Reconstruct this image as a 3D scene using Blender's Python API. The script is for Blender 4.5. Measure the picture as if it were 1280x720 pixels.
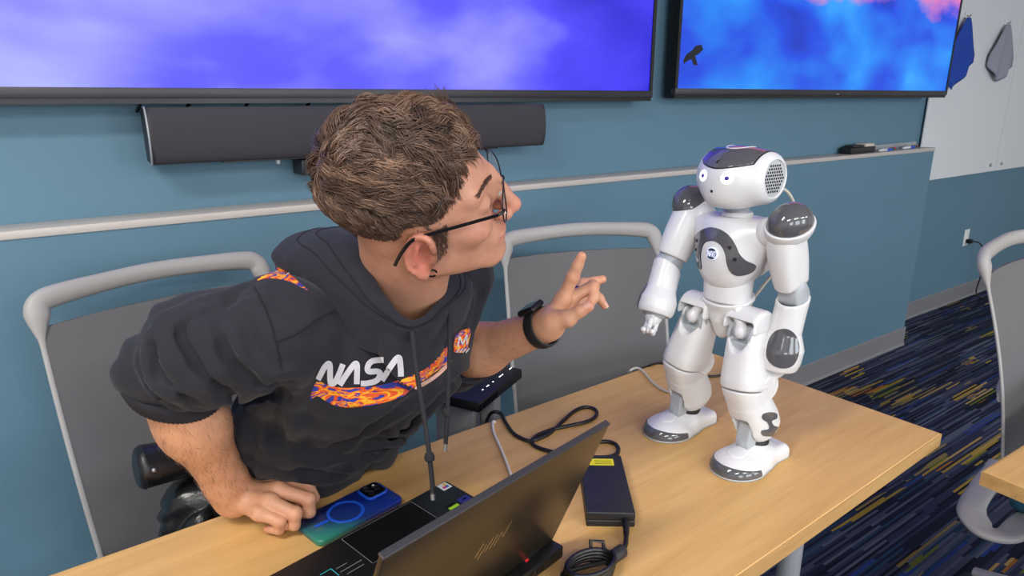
import bpy, bmesh, math, random
import numpy as np
from mathutils import Vector, Matrix
from mathutils.bvhtree import BVHTree
from mathutils.geometry import delaunay_2d_cdt

random.seed(7)
for _o in list(bpy.data.objects):
    bpy.data.objects.remove(_o)
scene = bpy.context.scene
COL = scene.collection

# ------------------------------------------------------------------ camera
CAM_H = 1.39
FPX = 836.0                      # focal length in pixels of the 1280x720 frame
PITCH = math.radians(16.0)
WALL = math.radians(54.97)       # wall direction against the view direction
cd = bpy.data.cameras.new('camera')
cd.sensor_fit = 'HORIZONTAL'
cd.sensor_width = 36.0
cd.lens = FPX / 1280.0 * 36.0
cd.clip_start = 0.02
cam = bpy.data.objects.new('camera', cd)
cam.location = (0, 0, CAM_H)
cam.rotation_euler = (math.pi / 2 - PITCH, 0, -(math.pi / 2 - WALL))
COL.objects.link(cam)
scene.camera = cam
CAMP = np.array([0.0, 0.0, CAM_H])
_F = np.array([math.cos(WALL), math.sin(WALL), 0.0])
C_R = np.array([math.sin(WALL), -math.cos(WALL), 0.0])
C_F = _F * math.cos(PITCH) + np.array([0, 0, -math.sin(PITCH)])
C_U = _F * math.sin(PITCH) + np.array([0, 0, math.cos(PITCH)])

def ray(x, y):
    return (C_R * (x - 640) + C_U * (360 - y)) / FPX + C_F
def PT(x, y, t):                 # a measured photo point at depth t
    return CAMP + ray(x, y) * t
def PZ(x, y, z):                 # a measured photo point on a level plane
    r = ray(x, y)
    return CAMP + r * ((z - CAM_H) / r[2])
def PY(x, y, Y):                 # a measured photo point on a plane parallel to the wall
    r = ray(x, y)
    return CAMP + r * (Y / r[1])

# ------------------------------------------------------------------ light
scene.view_settings.view_transform = 'Standard'
scene.view_settings.look = 'None'
scene.view_settings.gamma = 1.0
scene.view_settings.use_curve_mapping = False
scene.view_settings.exposure = 0.10
w = bpy.data.worlds.new('world')
scene.world = w
w.use_nodes = True
w.node_tree.nodes['Background'].inputs[0].default_value = (0.75, 0.85, 1.0, 1)
w.node_tree.nodes['Background'].inputs[1].default_value = 0.35

PANEL_POWER = 40.0
PANELS = [(-1.1, 0.25), (-1.1, -1.7), (0.8, -2.4), (2.8, -2.9), (4.8, -2.9)]
WINDOW_POWER = 45.0

# ------------------------------------------------------------------ helpers
def lin(c):
    return tuple((v / 255.0 / 12.92 if v / 255.0 <= 0.04045 else ((v / 255.0 + 0.055) / 1.055) ** 2.4) for v in c)
def mat(name, rgb, rough=0.5, metal=0.0, noise=None, bump=None, coat=0.0, sub=0.0, alpha=None, sheen=0.0, spec=None, emis=None):
    """noise=(scale, amount) colour mottling; bump=(scale, strength, distance)"""
    m = bpy.data.materials.new(name)
    m.use_nodes = True
    nt = m.node_tree
    b = nt.nodes['Principled BSDF']
    c = lin(rgb) + (1,)
    b.inputs['Base Color'].default_value = c
    b.inputs['Roughness'].default_value = rough
    b.inputs['Metallic'].default_value = metal
    b.inputs['Coat Weight'].default_value = coat
    if spec is not None: b.inputs['Specular IOR Level'].default_value = spec
    if sheen: b.inputs['Sheen Weight'].default_value = sheen
    if sub:
        b.inputs['Subsurface Weight'].default_value = sub
        b.inputs['Subsurface Radius'].default_value = (0.8, 0.35, 0.2)
        b.inputs['Subsurface Scale'].default_value = 0.008
    if emis:
        b.inputs['Emission Color'].default_value = lin(emis[0]) + (1,)
        b.inputs['Emission Strength'].default_value = emis[1]
    if noise or bump:
        tc = nt.nodes.new('ShaderNodeTexCoord')
    if noise:
        n = nt.nodes.new('ShaderNodeTexNoise')
        n.inputs['Scale'].default_value = noise[0]
        n.inputs['Detail'].default_value = 5
        nt.links.new(tc.outputs['Object'], n.inputs['Vector'])
        mx = nt.nodes.new('ShaderNodeMix'); mx.data_type = 'RGBA'
        mx.inputs[6].default_value = tuple(v * (1 - noise[1]) for v in c[:3]) + (1,)
        mx.inputs[7].default_value = tuple(min(1, v * (1 + noise[1])) for v in c[:3]) + (1,)
        nt.links.new(n.outputs['Fac'], mx.inputs[0])
        nt.links.new(mx.outputs[2], b.inputs['Base Color'])
    if bump:
        n2 = nt.nodes.new('ShaderNodeTexNoise')
        n2.inputs['Scale'].default_value = bump[0]
        n2.inputs['Detail'].default_value = 3
        nt.links.new(tc.outputs['Object'], n2.inputs['Vector'])
        bp = nt.nodes.new('ShaderNodeBump')
        bp.inputs['Strength'].default_value = bump[1]
        bp.inputs['Distance'].default_value = bump[2] if len(bump) > 2 else 0.002
        nt.links.new(n2.outputs['Fac'], bp.inputs['Height'])
        nt.links.new(bp.outputs['Normal'], b.inputs['Normal'])
    return m

def wmat(o):
    m = o.matrix_parent_inverse @ o.matrix_basis if o.parent else o.matrix_basis.copy()
    return wmat(o.parent) @ m if o.parent else m
def thing(name, label, cat, loc=(0, 0, 0), rz=0, group=None):
    o = bpy.data.objects.new(name, None)
    COL.objects.link(o)
    o.empty_display_size = 0.05
    o.location = loc; o.rotation_euler = (0, 0, rz)
    o['label'] = label; o['category'] = cat
    if group: o['group'] = group
    return o
def tag(o, label, cat, group=None):
    o['label'] = label; o['category'] = cat
    if group: o['group'] = group
    return o
def attach(o, parent, local=False):
    o.parent = parent
    if not local:
        o.matrix_parent_inverse = wmat(parent).inverted()
    return o
def mesh_obj(name, verts, faces, m, parent=None, local=False, smooth=True, angle=None):
    me = bpy.data.meshes.new(name)
    me.from_pydata([tuple(map(float, v)) for v in verts], [], [tuple(map(int, f)) for f in faces])
    return finish(name, me, m, parent, local, smooth, angle)
def finish(name, me, m, parent=None, local=False, smooth=True, angle=None):
    o = bpy.data.objects.new(name, me)
    COL.objects.link(o)
    if m is not None: me.materials.append(m)
    if smooth:
        me.polygons.foreach_set('use_smooth', [True] * len(me.polygons))
        if angle is not None:
            me.set_sharp_from_angle(angle=math.radians(angle))
    if parent is not None: attach(o, parent, local)
    return o
def bm_obj(name, bm, m, parent=None, local=False, smooth=False, angle=None):
    me = bpy.data.meshes.new(name)
    bmesh.ops.recalc_face_normals(bm, faces=bm.faces)
    bm.to_mesh(me); bm.free()
    return finish(name, me, m, parent, local, smooth, angle)
def add_box(bm, lo, hi, bevel=0.0, seg=2, M=None):
    lo = Vector(lo); hi = Vector(hi)
    r = bmesh.ops.create_cube(bm, size=1.0)
    vs = r['verts']
    c = (lo + hi) / 2; s = hi - lo
    for v in vs:
        v.co = Vector((v.co.x * s.x, v.co.y * s.y, v.co.z * s.z)) + c
    if bevel > 0:
        es = list({e for v in vs for e in v.link_edges})
        rr = bmesh.ops.bevel(bm, geom=es, offset=bevel, segments=seg, affect='EDGES', profile=0.5)
        vs = list({v for f in rr['faces'] for v in f.verts} | {v for v in vs if v.is_valid})
    if M is not None:
        for v in vs: v.co = M @ v.co
    return vs
def box(name, lo, hi, m, parent=None, bevel=0.0, local=False, seg=2):
    bm = bmesh.new()
    add_box(bm, lo, hi, bevel, seg)
    return bm_obj(name, bm, m, parent, local, smooth=bevel > 0, angle=40 if bevel > 0 else None)
def catmull(pts, n=8, closed=False):
    P = [np.array(p, float) for p in pts]
    out = []
    N = len(P)
    rng = range(N) if closed else range(N - 1)
    for i in rng:
        if closed:
            p0, p1, p2, p3 = P[(i - 1) % N], P[i], P[(i + 1) % N], P[(i + 2) % N]
        else:
            p1, p2 = P[i], P[i + 1]
            p0 = P[i - 1] if i > 0 else 2 * p1 - p2
            p3 = P[i + 2] if i + 2 < N else 2 * p2 - p1
        for k in range(n):
            t = k / n
            out.append(0.5 * ((2 * p1) + (-p0 + p2) * t + (2 * p0 - 5 * p1 + 4 * p2 - p3) * t * t + (-p0 + 3 * p1 - 3 * p2 + p3) * t ** 3))
    if not closed: out.append(P[-1])
    return out
def tube_data(pts, r, sides=8, caps=True, flat=None, updir=None):
    """r number or list; flat=(a,b) elliptical section scale with updir as the b axis"""
    P = [np.array(p, float) for p in pts]
    n = len(P)
    R = [r] * n if np.isscalar(r) else list(r)
    V = []; Fc = []
    T = []
    for i in range(n):
        d = P[min(i + 1, n - 1)] - P[max(i - 1, 0)]
        T.append(d / (np.linalg.norm(d) + 1e-12))
    if updir is not None:
        nrm = np.array(updir, float)
    else:
        nrm = np.array([0, 0, 1.0]) if abs(T[0][2]) < 0.9 else np.array([1.0, 0, 0])
    for i in range(n):
        nrm = (np.array(updir, float) if updir is not None else nrm)
        nrm = nrm - T[i] * nrm.dot(T[i]); nrm = nrm / (np.linalg.norm(nrm) + 1e-12)
        b = np.cross(T[i], nrm)
        for k in range(sides):
            a = 2 * math.pi * k / sides
            ca, sa = math.cos(a), math.sin(a)
            if flat:
                e = flat[2] if len(flat) > 2 else 1.0
                ca = math.copysign(abs(ca) ** e, ca); sa = math.copysign(abs(sa) ** e, sa)
                V.append(P[i] + R[i] * (ca * flat[0] * b + sa * flat[1] * nrm))
            else:
                V.append(P[i] + R[i] * (ca * b + sa * nrm))
    for i in range(n - 1):
        for k in range(sides):
            k2 = (k + 1) % sides
            Fc.append((i * sides + k, i * sides + k2, (i + 1) * sides + k2, (i + 1) * sides + k))
    if caps:
        Fc.append(tuple(range(sides - 1, -1, -1)))
        Fc.append(tuple(range((n - 1) * sides, n * sides)))
    return V, Fc
def tube(name, pts, r, m, parent=None, sides=10, local=False, flat=None, updir=None, smooth_n=0, angle=50, closed=False):
    if smooth_n: pts = catmull(pts, smooth_n)
    V, Fc = tube_data(pts, r, sides, True, flat, updir)
    return mesh_obj(name, V, Fc, m, parent, local, True, angle)
def join_data(parts):
    V = []; Fc = []
    for v, f in parts:
        o = len(V)
        V.extend(v); Fc.extend(tuple(i + o for i in q) for q in f)
    return V, Fc
def lathe_data(prof, origin, axis, seg=24):
    """prof list of (radius, height along axis)"""
    ax = np.array(axis, float); ax /= np.linalg.norm(ax)
    u = np.cross(ax, [0, 0, 1.0])
    if np.linalg.norm(u) < 1e-3: u = np.array([1.0, 0, 0])
    u /= np.linalg.norm(u); v = np.cross(ax, u)
    o = np.array(origin, float)
    V = []; Fc = []
    for (r, h) in prof:
        for k in range(seg):
            a = 2 * math.pi * k / seg
            V.append(o + ax * h + r * (math.cos(a) * u + math.sin(a) * v))
    for i in range(len(prof) - 1):
        for k in range(seg):
            k2 = (k + 1) % seg
            Fc.append((i * seg + k, i * seg + k2, (i + 1) * seg + k2, (i + 1) * seg + k))
    Fc.append(tuple(range(seg - 1, -1, -1)))
    Fc.append(tuple(range((len(prof) - 1) * seg, len(prof) * seg)))
    return V, Fc
def lathe(name, prof, origin, axis, m, parent=None, seg=24, local=False, angle=40):
    V, Fc = lathe_data(prof, origin, axis, seg)
    return mesh_obj(name, V, Fc, m, parent, local, True, angle)
def copy_tree(o, parent=None):
    c = o.copy(); COL.objects.link(c)
    if parent is not None: c.parent = parent
    for ch in list(o.children): copy_tree(ch, c)
    return c

# ------------------------------------------------------------------ implicit modelling (numpy signed distance fields)
def a3(v): return np.asarray(v, np.float32)
def sd_cap(P, a, b, ra, rb=None):
    rb = ra if rb is None else rb
    a = a3(a); b = a3(b); ba = b - a
    pa = P - a
    h = np.clip(pa @ ba / max(float(ba @ ba), 1e-9), 0, 1)
    return np.linalg.norm(pa - h[:, None] * ba, axis=1) - (ra + (rb - ra) * h)
def sd_ell(P, c, r, R=None):
    q = P - a3(c)
    if R is not None: q = q @ a3(R)          # columns of R are the ellipsoid axes
    r = a3(r)
    k0 = np.linalg.norm(q / r, axis=1); k1 = np.linalg.norm(q / (r * r), axis=1)
    return k0 * (k0 - 1.0) / np.maximum(k1, 1e-6)
def sd_box(P, c, half, rnd=0.0, R=None):
    q = P - a3(c)
    if R is not None: q = q @ a3(R)
    d = np.abs(q) - (a3(half) - rnd)
    return np.linalg.norm(np.maximum(d, 0), axis=1) + np.minimum(d.max(axis=1), 0) - rnd
def sd_cyl(P, c, axis, r, half, rnd=0.0):
    ax = a3(axis); ax = ax / np.linalg.norm(ax)
    q = P - a3(c)
    h = q @ ax
    rad = np.linalg.norm(q - h[:, None] * ax, axis=1)
    d = np.stack([rad - (r - rnd), np.abs(h) - (half - rnd)], 1)
    return np.linalg.norm(np.maximum(d, 0), axis=1) + np.minimum(d.max(axis=1), 0) - rnd
def smin(a, b, k):
    if k <= 0: return np.minimum(a, b)
    h = np.clip(0.5 + 0.5 * (b - a) / k, 0, 1)
    return b + (a - b) * h - k * h * (1 - h)
def smax(a, b, k): return -smin(-a, -b, k)
def plane(P, p, n):
    n = a3(n); n = n / np.linalg.norm(n)
    return (P - a3(p)) @ n
def sdf_mesh(fn, lo, hi, h, newton=2, coarse=4):
    lo = np.array(lo, float); hi = np.array(hi, float)
    n = np.ceil((hi - lo) / (h * coarse)).astype(int) + 1
    ax = [lo[i] + np.arange(n[i]) * h * coarse for i in range(3)]
    G = np.stack(np.meshgrid(*ax, indexing='ij'), -1).reshape(-1, 3).astype(np.float32)
    D = fn(G).reshape(n)
    N = (n - 1) * coarse + 1
    idx = [np.clip((np.arange(N[i]) + coarse // 2) // coarse, 0, n[i] - 1) for i in range(3)]
    V = D[np.ix_(*idx)].astype(np.float32)
    thr = h * coarse * 1.3
    near = np.argwhere(np.abs(V) < thr)
    pts = (lo + near * h).astype(np.float32)
    out = np.empty(len(pts), np.float32)
    for s in range(0, len(pts), 400000):
        out[s:s + 400000] = fn(pts[s:s + 400000])
    V[near[:, 0], near[:, 1], near[:, 2]] = out
    inside = V < 0
    cs = tuple(N - 1)
    acc = np.zeros(cs + (3,), np.float32); cnt = np.zeros(cs, np.float32)
    off = [(0, 0, 0), (1, 0, 0), (0, 1, 0), (1, 1, 0), (0, 0, 1), (1, 0, 1), (0, 1, 1), (1, 1, 1)]
    def sl(o): return V[o[0]:o[0] + cs[0], o[1]:o[1] + cs[1], o[2]:o[2] + cs[2]]
    act = np.zeros(cs, bool)
    i0 = inside[:-1, :-1, :-1]
    for o in off[1:]:
        act |= inside[o[0]:o[0] + cs[0], o[1]:o[1] + cs[1], o[2]:o[2] + cs[2]] != i0
    cells = np.argwhere(act)
    if len(cells) == 0: return np.zeros((0, 3)), []
    acc = np.zeros((len(cells), 3)); cnt = np.zeros(len(cells))
    def val(c, o): return V[c[:, 0] + o[0], c[:, 1] + o[1], c[:, 2] + o[2]]
    for i in range(8):
        for j in range(i + 1, 8):
            a, b = np.array(off[i]), np.array(off[j])
            if np.abs(a - b).sum() != 1: continue
            va, vb = val(cells, off[i]), val(cells, off[j])
            cr = (va < 0) != (vb < 0)
            t = np.where(cr, va / np.where(va - vb == 0, 1, va - vb), 0)
            p = a + (b - a) * t[:, None]
            acc += np.where(cr[:, None], p, 0); cnt += cr
    verts = lo + (cells + acc / cnt[:, None]) * h
    vid = -np.ones(cs, np.int64); vid[cells[:, 0], cells[:, 1], cells[:, 2]] = np.arange(len(cells))
    faces = []
    for axn in range(3):
        u, v = (axn + 1) % 3, (axn + 2) % 3
        s0 = [slice(None)] * 3; s1 = [slice(None)] * 3
        s0[axn] = slice(0, -1); s1[axn] = slice(1, None)
        A, B = inside[tuple(s0)], inside[tuple(s1)]
        e = np.argwhere(A != B)
        e = e[(e[:, u] > 0) & (e[:, v] > 0) & (e[:, u] < cs[u]) & (e[:, v] < cs[v]) & (e[:, axn] < cs[axn])]
        if len(e) == 0: continue
        flip = A[e[:, 0], e[:, 1], e[:, 2]]
        q = []
        for du, dv in ((-1, -1), (0, -1), (0, 0), (-1, 0)):
            c = e.copy(); c[:, u] += du; c[:, v] += dv
            q.append(vid[c[:, 0], c[:, 1], c[:, 2]])
        q = np.stack(q, 1)
        q = q[(q >= 0).all(axis=1)] if (q < 0).any() else q
        if len(q) == len(flip): q[~flip] = q[~flip][:, ::-1]
        faces.append(q)
    faces = np.concatenate(faces)
    for _ in range(newton):
        p32 = verts.astype(np.float32); e = h * 0.35
        d = np.empty(len(p32)); g = np.empty((len(p32), 3))
        for s in range(0, len(p32), 300000):
            pp = p32[s:s + 300000]
            d[s:s + 300000] = fn(pp)
            for k in range(3):
                dv = np.zeros(3, np.float32); dv[k] = e
                g[s:s + 300000, k] = (fn(pp + dv) - fn(pp - dv)) / (2 * e)
        gn = np.maximum((g * g).sum(1), 0.15)
        step = -(d / gn)[:, None] * g
        ln = np.linalg.norm(step, axis=1, keepdims=True)
        step *= np.minimum(1, 0.7 * h / np.maximum(ln, 1e-9))
        verts = verts + step
    return verts, faces
def np_mesh(name, verts, faces, m, parent=None, local=False):
    me = bpy.data.meshes.new(name)
    faces = np.asarray(faces)
    me.vertices.add(len(verts)); me.vertices.foreach_set('co', np.asarray(verts, np.float32).ravel())
    me.loops.add(faces.size); me.loops.foreach_set('vertex_index', faces.astype(np.int32).ravel())
    me.polygons.add(len(faces)); k = faces.shape[1]
    me.polygons.foreach_set('loop_start', np.arange(0, faces.size, k, dtype=np.int32))
    me.update(calc_edges=True)
    me.validate()
    return finish(name, me, m, parent, local, True)
def sdf_obj(name, fn, lo, hi, h, m, parent=None, local=False, newton=2):
    v, f = sdf_mesh(fn, lo, hi, h, newton)
    return np_mesh(name, v, f, m, parent, local)
def bvh_of(objs):
    V = []; Fc = []
    for o in objs:
        M = wmat(o); n = len(V)
        V.extend(M @ v.co for v in o.data.vertices)
        Fc.extend(tuple(i + n for i in p.vertices) for p in o.data.polygons)
    return BVHTree.FromPolygons(V, Fc)
def in_poly(p, poly):
    x, y = p; c = False
    n = len(poly); j = n - 1
    for i in range(n):
        xi, yi = poly[i][0], poly[i][1]; xj, yj = poly[j][0], poly[j][1]
        if (yi > y) != (yj > y) and x < (xj - xi) * (y - yi) / (yj - yi) + xi: c = not c
        j = i
    return c
def fill2d(poly, step):
    """triangulated 2D polygon with interior points"""
    bd = [Vector((float(p[0]), float(p[1]))) for p in poly]
    n = len(bd)
    xs = [p.x for p in bd]; ys = [p.y for p in bd]
    ins = []
    y = min(ys) + step * .5; row = 0
    while y < max(ys):
        x = min(xs) + (step * .5 if row % 2 else 0)
        while x < max(xs):
            if in_poly((x, y), bd) and min((Vector((x, y)) - b).length for b in bd) > step * 0.45:
                ins.append(Vector((x, y)))
            x += step
        y += step * .87; row += 1
    r = delaunay_2d_cdt(bd + ins, [(i, (i + 1) % n) for i in range(n)], [], 1, 1e-5)
    return [(v.x, v.y) for v in r[0]], [tuple(f) for f in r[2]]
def decal(name, poly, hit, thick, m, parent, step, smooth_n=0, sink=0.001):
    """a thin piece lying on a surface: poly in 2D, hit(x,y)->(point, normal) on that surface"""
    if smooth_n: poly = [tuple(p) for p in catmull(poly, smooth_n, True)]
    v2, f2 = fill2d(poly, step)
    top = []; low = []; ok = []
    for (x, y) in v2:
        h = hit(x, y)
        ok.append(h is not None)
        if h is None:
            top.append((0, 0, 0)); low.append((0, 0, 0)); continue
        p, nn = h
        top.append(p + nn * thick); low.append(p - nn * sink)
    n = len(top)
    Fc = []
    ec = {}
    for f in f2:
        if not all(ok[i] for i in f): continue
        Fc.append(f)
        for a, b in zip(f, f[1:] + f[:1]): ec[(a, b)] = 1
    side = [(b, a, a + n, b + n) for (a, b) in ec if (b, a) not in ec]
    V = top + low
    o = mesh_obj(name, V, Fc + side, m, parent, False, True, 60)
    bm = bmesh.new(); bm.from_mesh(o.data)
    bmesh.ops.delete(bm, geom=[v for v in bm.verts if not v.link_faces], context='VERTS')
    bmesh.ops.recalc_face_normals(bm, faces=bm.faces)
    bm.to_mesh(o.data); bm.free()
    return o
def cam_hit(bvh):
    o = Vector(CAMP)
    def h(x, y):
        d = Vector(ray(x, y)).normalized()
        p, nn, i, t = bvh.ray_cast(o, d)
        if p is None: return None
        if nn.dot(d) > 0: nn = -nn
        return np.array(p), np.array(nn)
    return h

# ================================================================== materials of the room
def carpet_material():
    m = bpy.data.materials.new('carpet_planks'); m.use_nodes = True
    nt = m.node_tree; N = nt.nodes; L = nt.links
    b = N['Principled BSDF']; b.inputs['Roughness'].default_value = 0.95; b.inputs['Specular IOR Level'].default_value = 0.15
    tc = N.new('ShaderNodeTexCoord'); sp = N.new('ShaderNodeSeparateXYZ')
    L.new(tc.outputs['Object'], sp.inputs[0])
    def math_(op, a, b_=None, c=None):
        n = N.new('ShaderNodeMath'); n.operation = op
        for i, v in enumerate((a, b_, c)):
            if v is None: continue
            if isinstance(v, (int, float)): n.inputs[i].default_value = v
            else: L.new(v, n.inputs[i])
        return n.outputs[0]
    def comb(x, y, z=0.0):
        n = N.new('ShaderNodeCombineXYZ')
        for i, v in enumerate((x, y, z)):
            if isinstance(v, (int, float)): n.inputs[i].default_value = v
            else: L.new(v, n.inputs[i])
        return n.outputs[0]
    def white(v):
        n = N.new('ShaderNodeTexWhiteNoise'); n.noise_dimensions = '3D'; L.new(v, n.inputs['Vector']); return n.outputs['Value']
    X, Y = sp.outputs[0], sp.outputs[1]
    row = math_('FLOOR', math_('DIVIDE', Y, 0.25))
    roff = math_('MULTIPLY', white(comb(row, 3.3)), 1.0)
    colp = math_('FLOOR', math_('DIVIDE', math_('ADD', X, roff), 1.0))
    plank = white(comb(row, colp, 7.0))
    line = math_('FLOOR', math_('DIVIDE', Y, 0.0085))
    loff = white(comb(line, 11.0))
    seg = math_('FLOOR', math_('ADD', math_('DIVIDE', X, 0.34), math_('MULTIPLY', loff, 5.0)))
    s1 = white(comb(line, seg, 1.0)); s2 = white(comb(line, seg, 2.0))
    ramp = N.new('ShaderNodeValToRGB'); ramp.color_ramp.interpolation = 'CONSTANT'
    el = ramp.color_ramp.elements
    cols = [(0.0, (34, 38, 58)), (0.28, (54, 58, 84)), (0.5, (74, 80, 102)), (0.68, (24, 28, 42)), (0.8, (92, 100, 118)), (0.9, (44, 70, 98)), (0.96, (44, 70, 140))]
    el[0].position = 0; el[0].color = lin(cols[0][1]) + (1,)
    el[1].position = cols[1][0]; el[1].color = lin(cols[1][1]) + (1,)
    for p, c in cols[2:]:
        e = el.new(p); e.color = lin(c) + (1,)
    L.new(s1, ramp.inputs[0])
    acc = N.new('ShaderNodeValToRGB'); acc.color_ramp.interpolation = 'CONSTANT'
    el = acc.color_ramp.elements
    ac = [(0.0, (176, 148, 62)), (0.3, (172, 112, 48)), (0.5, (150, 132, 84)), (0.72, (110, 122, 52)), (0.84, (190, 160, 96))]
    el[0].position = 0; el[0].color = lin(ac[0][1]) + (1,)
    el[1].position = ac[1][0]; el[1].color = lin(ac[1][1]) + (1,)
    for p, c in ac[2:]:
        e = el.new(p); e.color = lin(c) + (1,)
    L.new(s2, acc.inputs[0])
    # bright stripes sit in clusters
    cl = N.new('ShaderNodeTexNoise'); cl.inputs['Scale'].default_value = 1.0; cl.inputs['Detail'].default_value = 1
    L.new(comb(math_('MULTIPLY', X, 1.7), math_('MULTIPLY', Y, 5.0), math_('MULTIPLY', plank, 9.0)), cl.inputs['Vector'])
    clm = math_('MULTIPLY', math_('SUBTRACT', cl.outputs['Fac'], 0.55), 5.0)
    prob = math_('ADD', clm, math_('MULTIPLY', math_('SUBTRACT', plank, 0.5), 0.5))
    isacc = math_('LESS_THAN', white(comb(line, seg, 5.0)), math_('MULTIPLY', prob, 0.55))
    mx = N.new('ShaderNodeMix'); mx.data_type = 'RGBA'
    L.new(isacc, mx.inputs[0]); L.new(ramp.outputs[0], mx.inputs[6]); L.new(acc.outputs[0], mx.inputs[7])
    # plank tone and pile
    ns = N.new('ShaderNodeTexNoise'); ns.inputs['Scale'].default_value = 420; ns.inputs['Detail'].default_value = 3
    L.new(tc.outputs['Object'], ns.inputs['Vector'])
    tone = math_('MULTIPLY', math_('ADD', 0.62, math_('MULTIPLY', plank, 0.5)), math_('ADD', 0.55, math_('MULTIPLY', ns.outputs['Fac'], 0.9)))
    hm = N.new('ShaderNodeMix'); hm.data_type = 'RGBA'; hm.blend_type = 'MULTIPLY'; hm.inputs[0].default_value = 1.0
    tcx = N.new('ShaderNodeCombineColor')
    for i in range(3): L.new(tone, tcx.inputs[i])
    L.new(mx.outputs[2], hm.inputs[6]); L.new(tcx.outputs[0], hm.inputs[7])
    L.new(hm.outputs[2], b.inputs['Base Color'])
    bp = N.new('ShaderNodeBump'); bp.inputs['Strength'].default_value = 0.5; bp.inputs['Distance'].default_value = 0.003
    L.new(ns.outputs['Fac'], bp.inputs['Height']); L.new(bp.outputs[0], b.inputs['Normal'])
    return m
def wood_material(name, c1, c2, axis=(1, 0, 0), scale=1.0, rough=0.42):
    m = bpy.data.materials.new(name); m.use_nodes = True
    nt = m.node_tree; N = nt.nodes; L = nt.links
    b = N['Principled BSDF']; b.inputs['Roughness'].default_value = rough
    tc = N.new('ShaderNodeTexCoord'); mp = N.new('ShaderNodeMapping')
    mp.inputs['Scale'].default_value = (1.3 * scale, 16 * scale, 16 * scale)
    L.new(tc.outputs['Object'], mp.inputs[0])
    n1 = N.new('ShaderNodeTexNoise'); n1.inputs['Scale'].default_value = 2.2; n1.inputs['Detail'].default_value = 6; n1.inputs['Distortion'].default_value = 0.5
    L.new(mp.outputs[0], n1.inputs['Vector'])
    mp2 = N.new('ShaderNodeMapping'); mp2.inputs['Scale'].default_value = (8 * scale, 160 * scale, 60)
    L.new(tc.outputs['Object'], mp2.inputs[0])
    n2 = N.new('ShaderNodeTexNoise'); n2.inputs['Scale'].default_value = 2.0; n2.inputs['Detail'].default_value = 3
    L.new(mp2.outputs[0], n2.inputs['Vector'])
    ad = N.new('ShaderNodeMath'); ad.operation = 'MULTIPLY_ADD'; ad.inputs[1].default_value = 0.35
    L.new(n2.outputs['Fac'], ad.inputs[0]); L.new(n1.outputs['Fac'], ad.inputs[2])
    r = N.new('ShaderNodeValToRGB')
    r.color_ramp.elements[0].position = 0.42; r.color_ramp.elements[0].color = lin(c2) + (1,)
    r.color_ramp.elements[1].position = 0.92; r.color_ramp.elements[1].color = lin(c1) + (1,)
    L.new(ad.outputs[0], r.inputs[0]); L.new(r.outputs[0], b.inputs['Base Color'])
    return m
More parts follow.
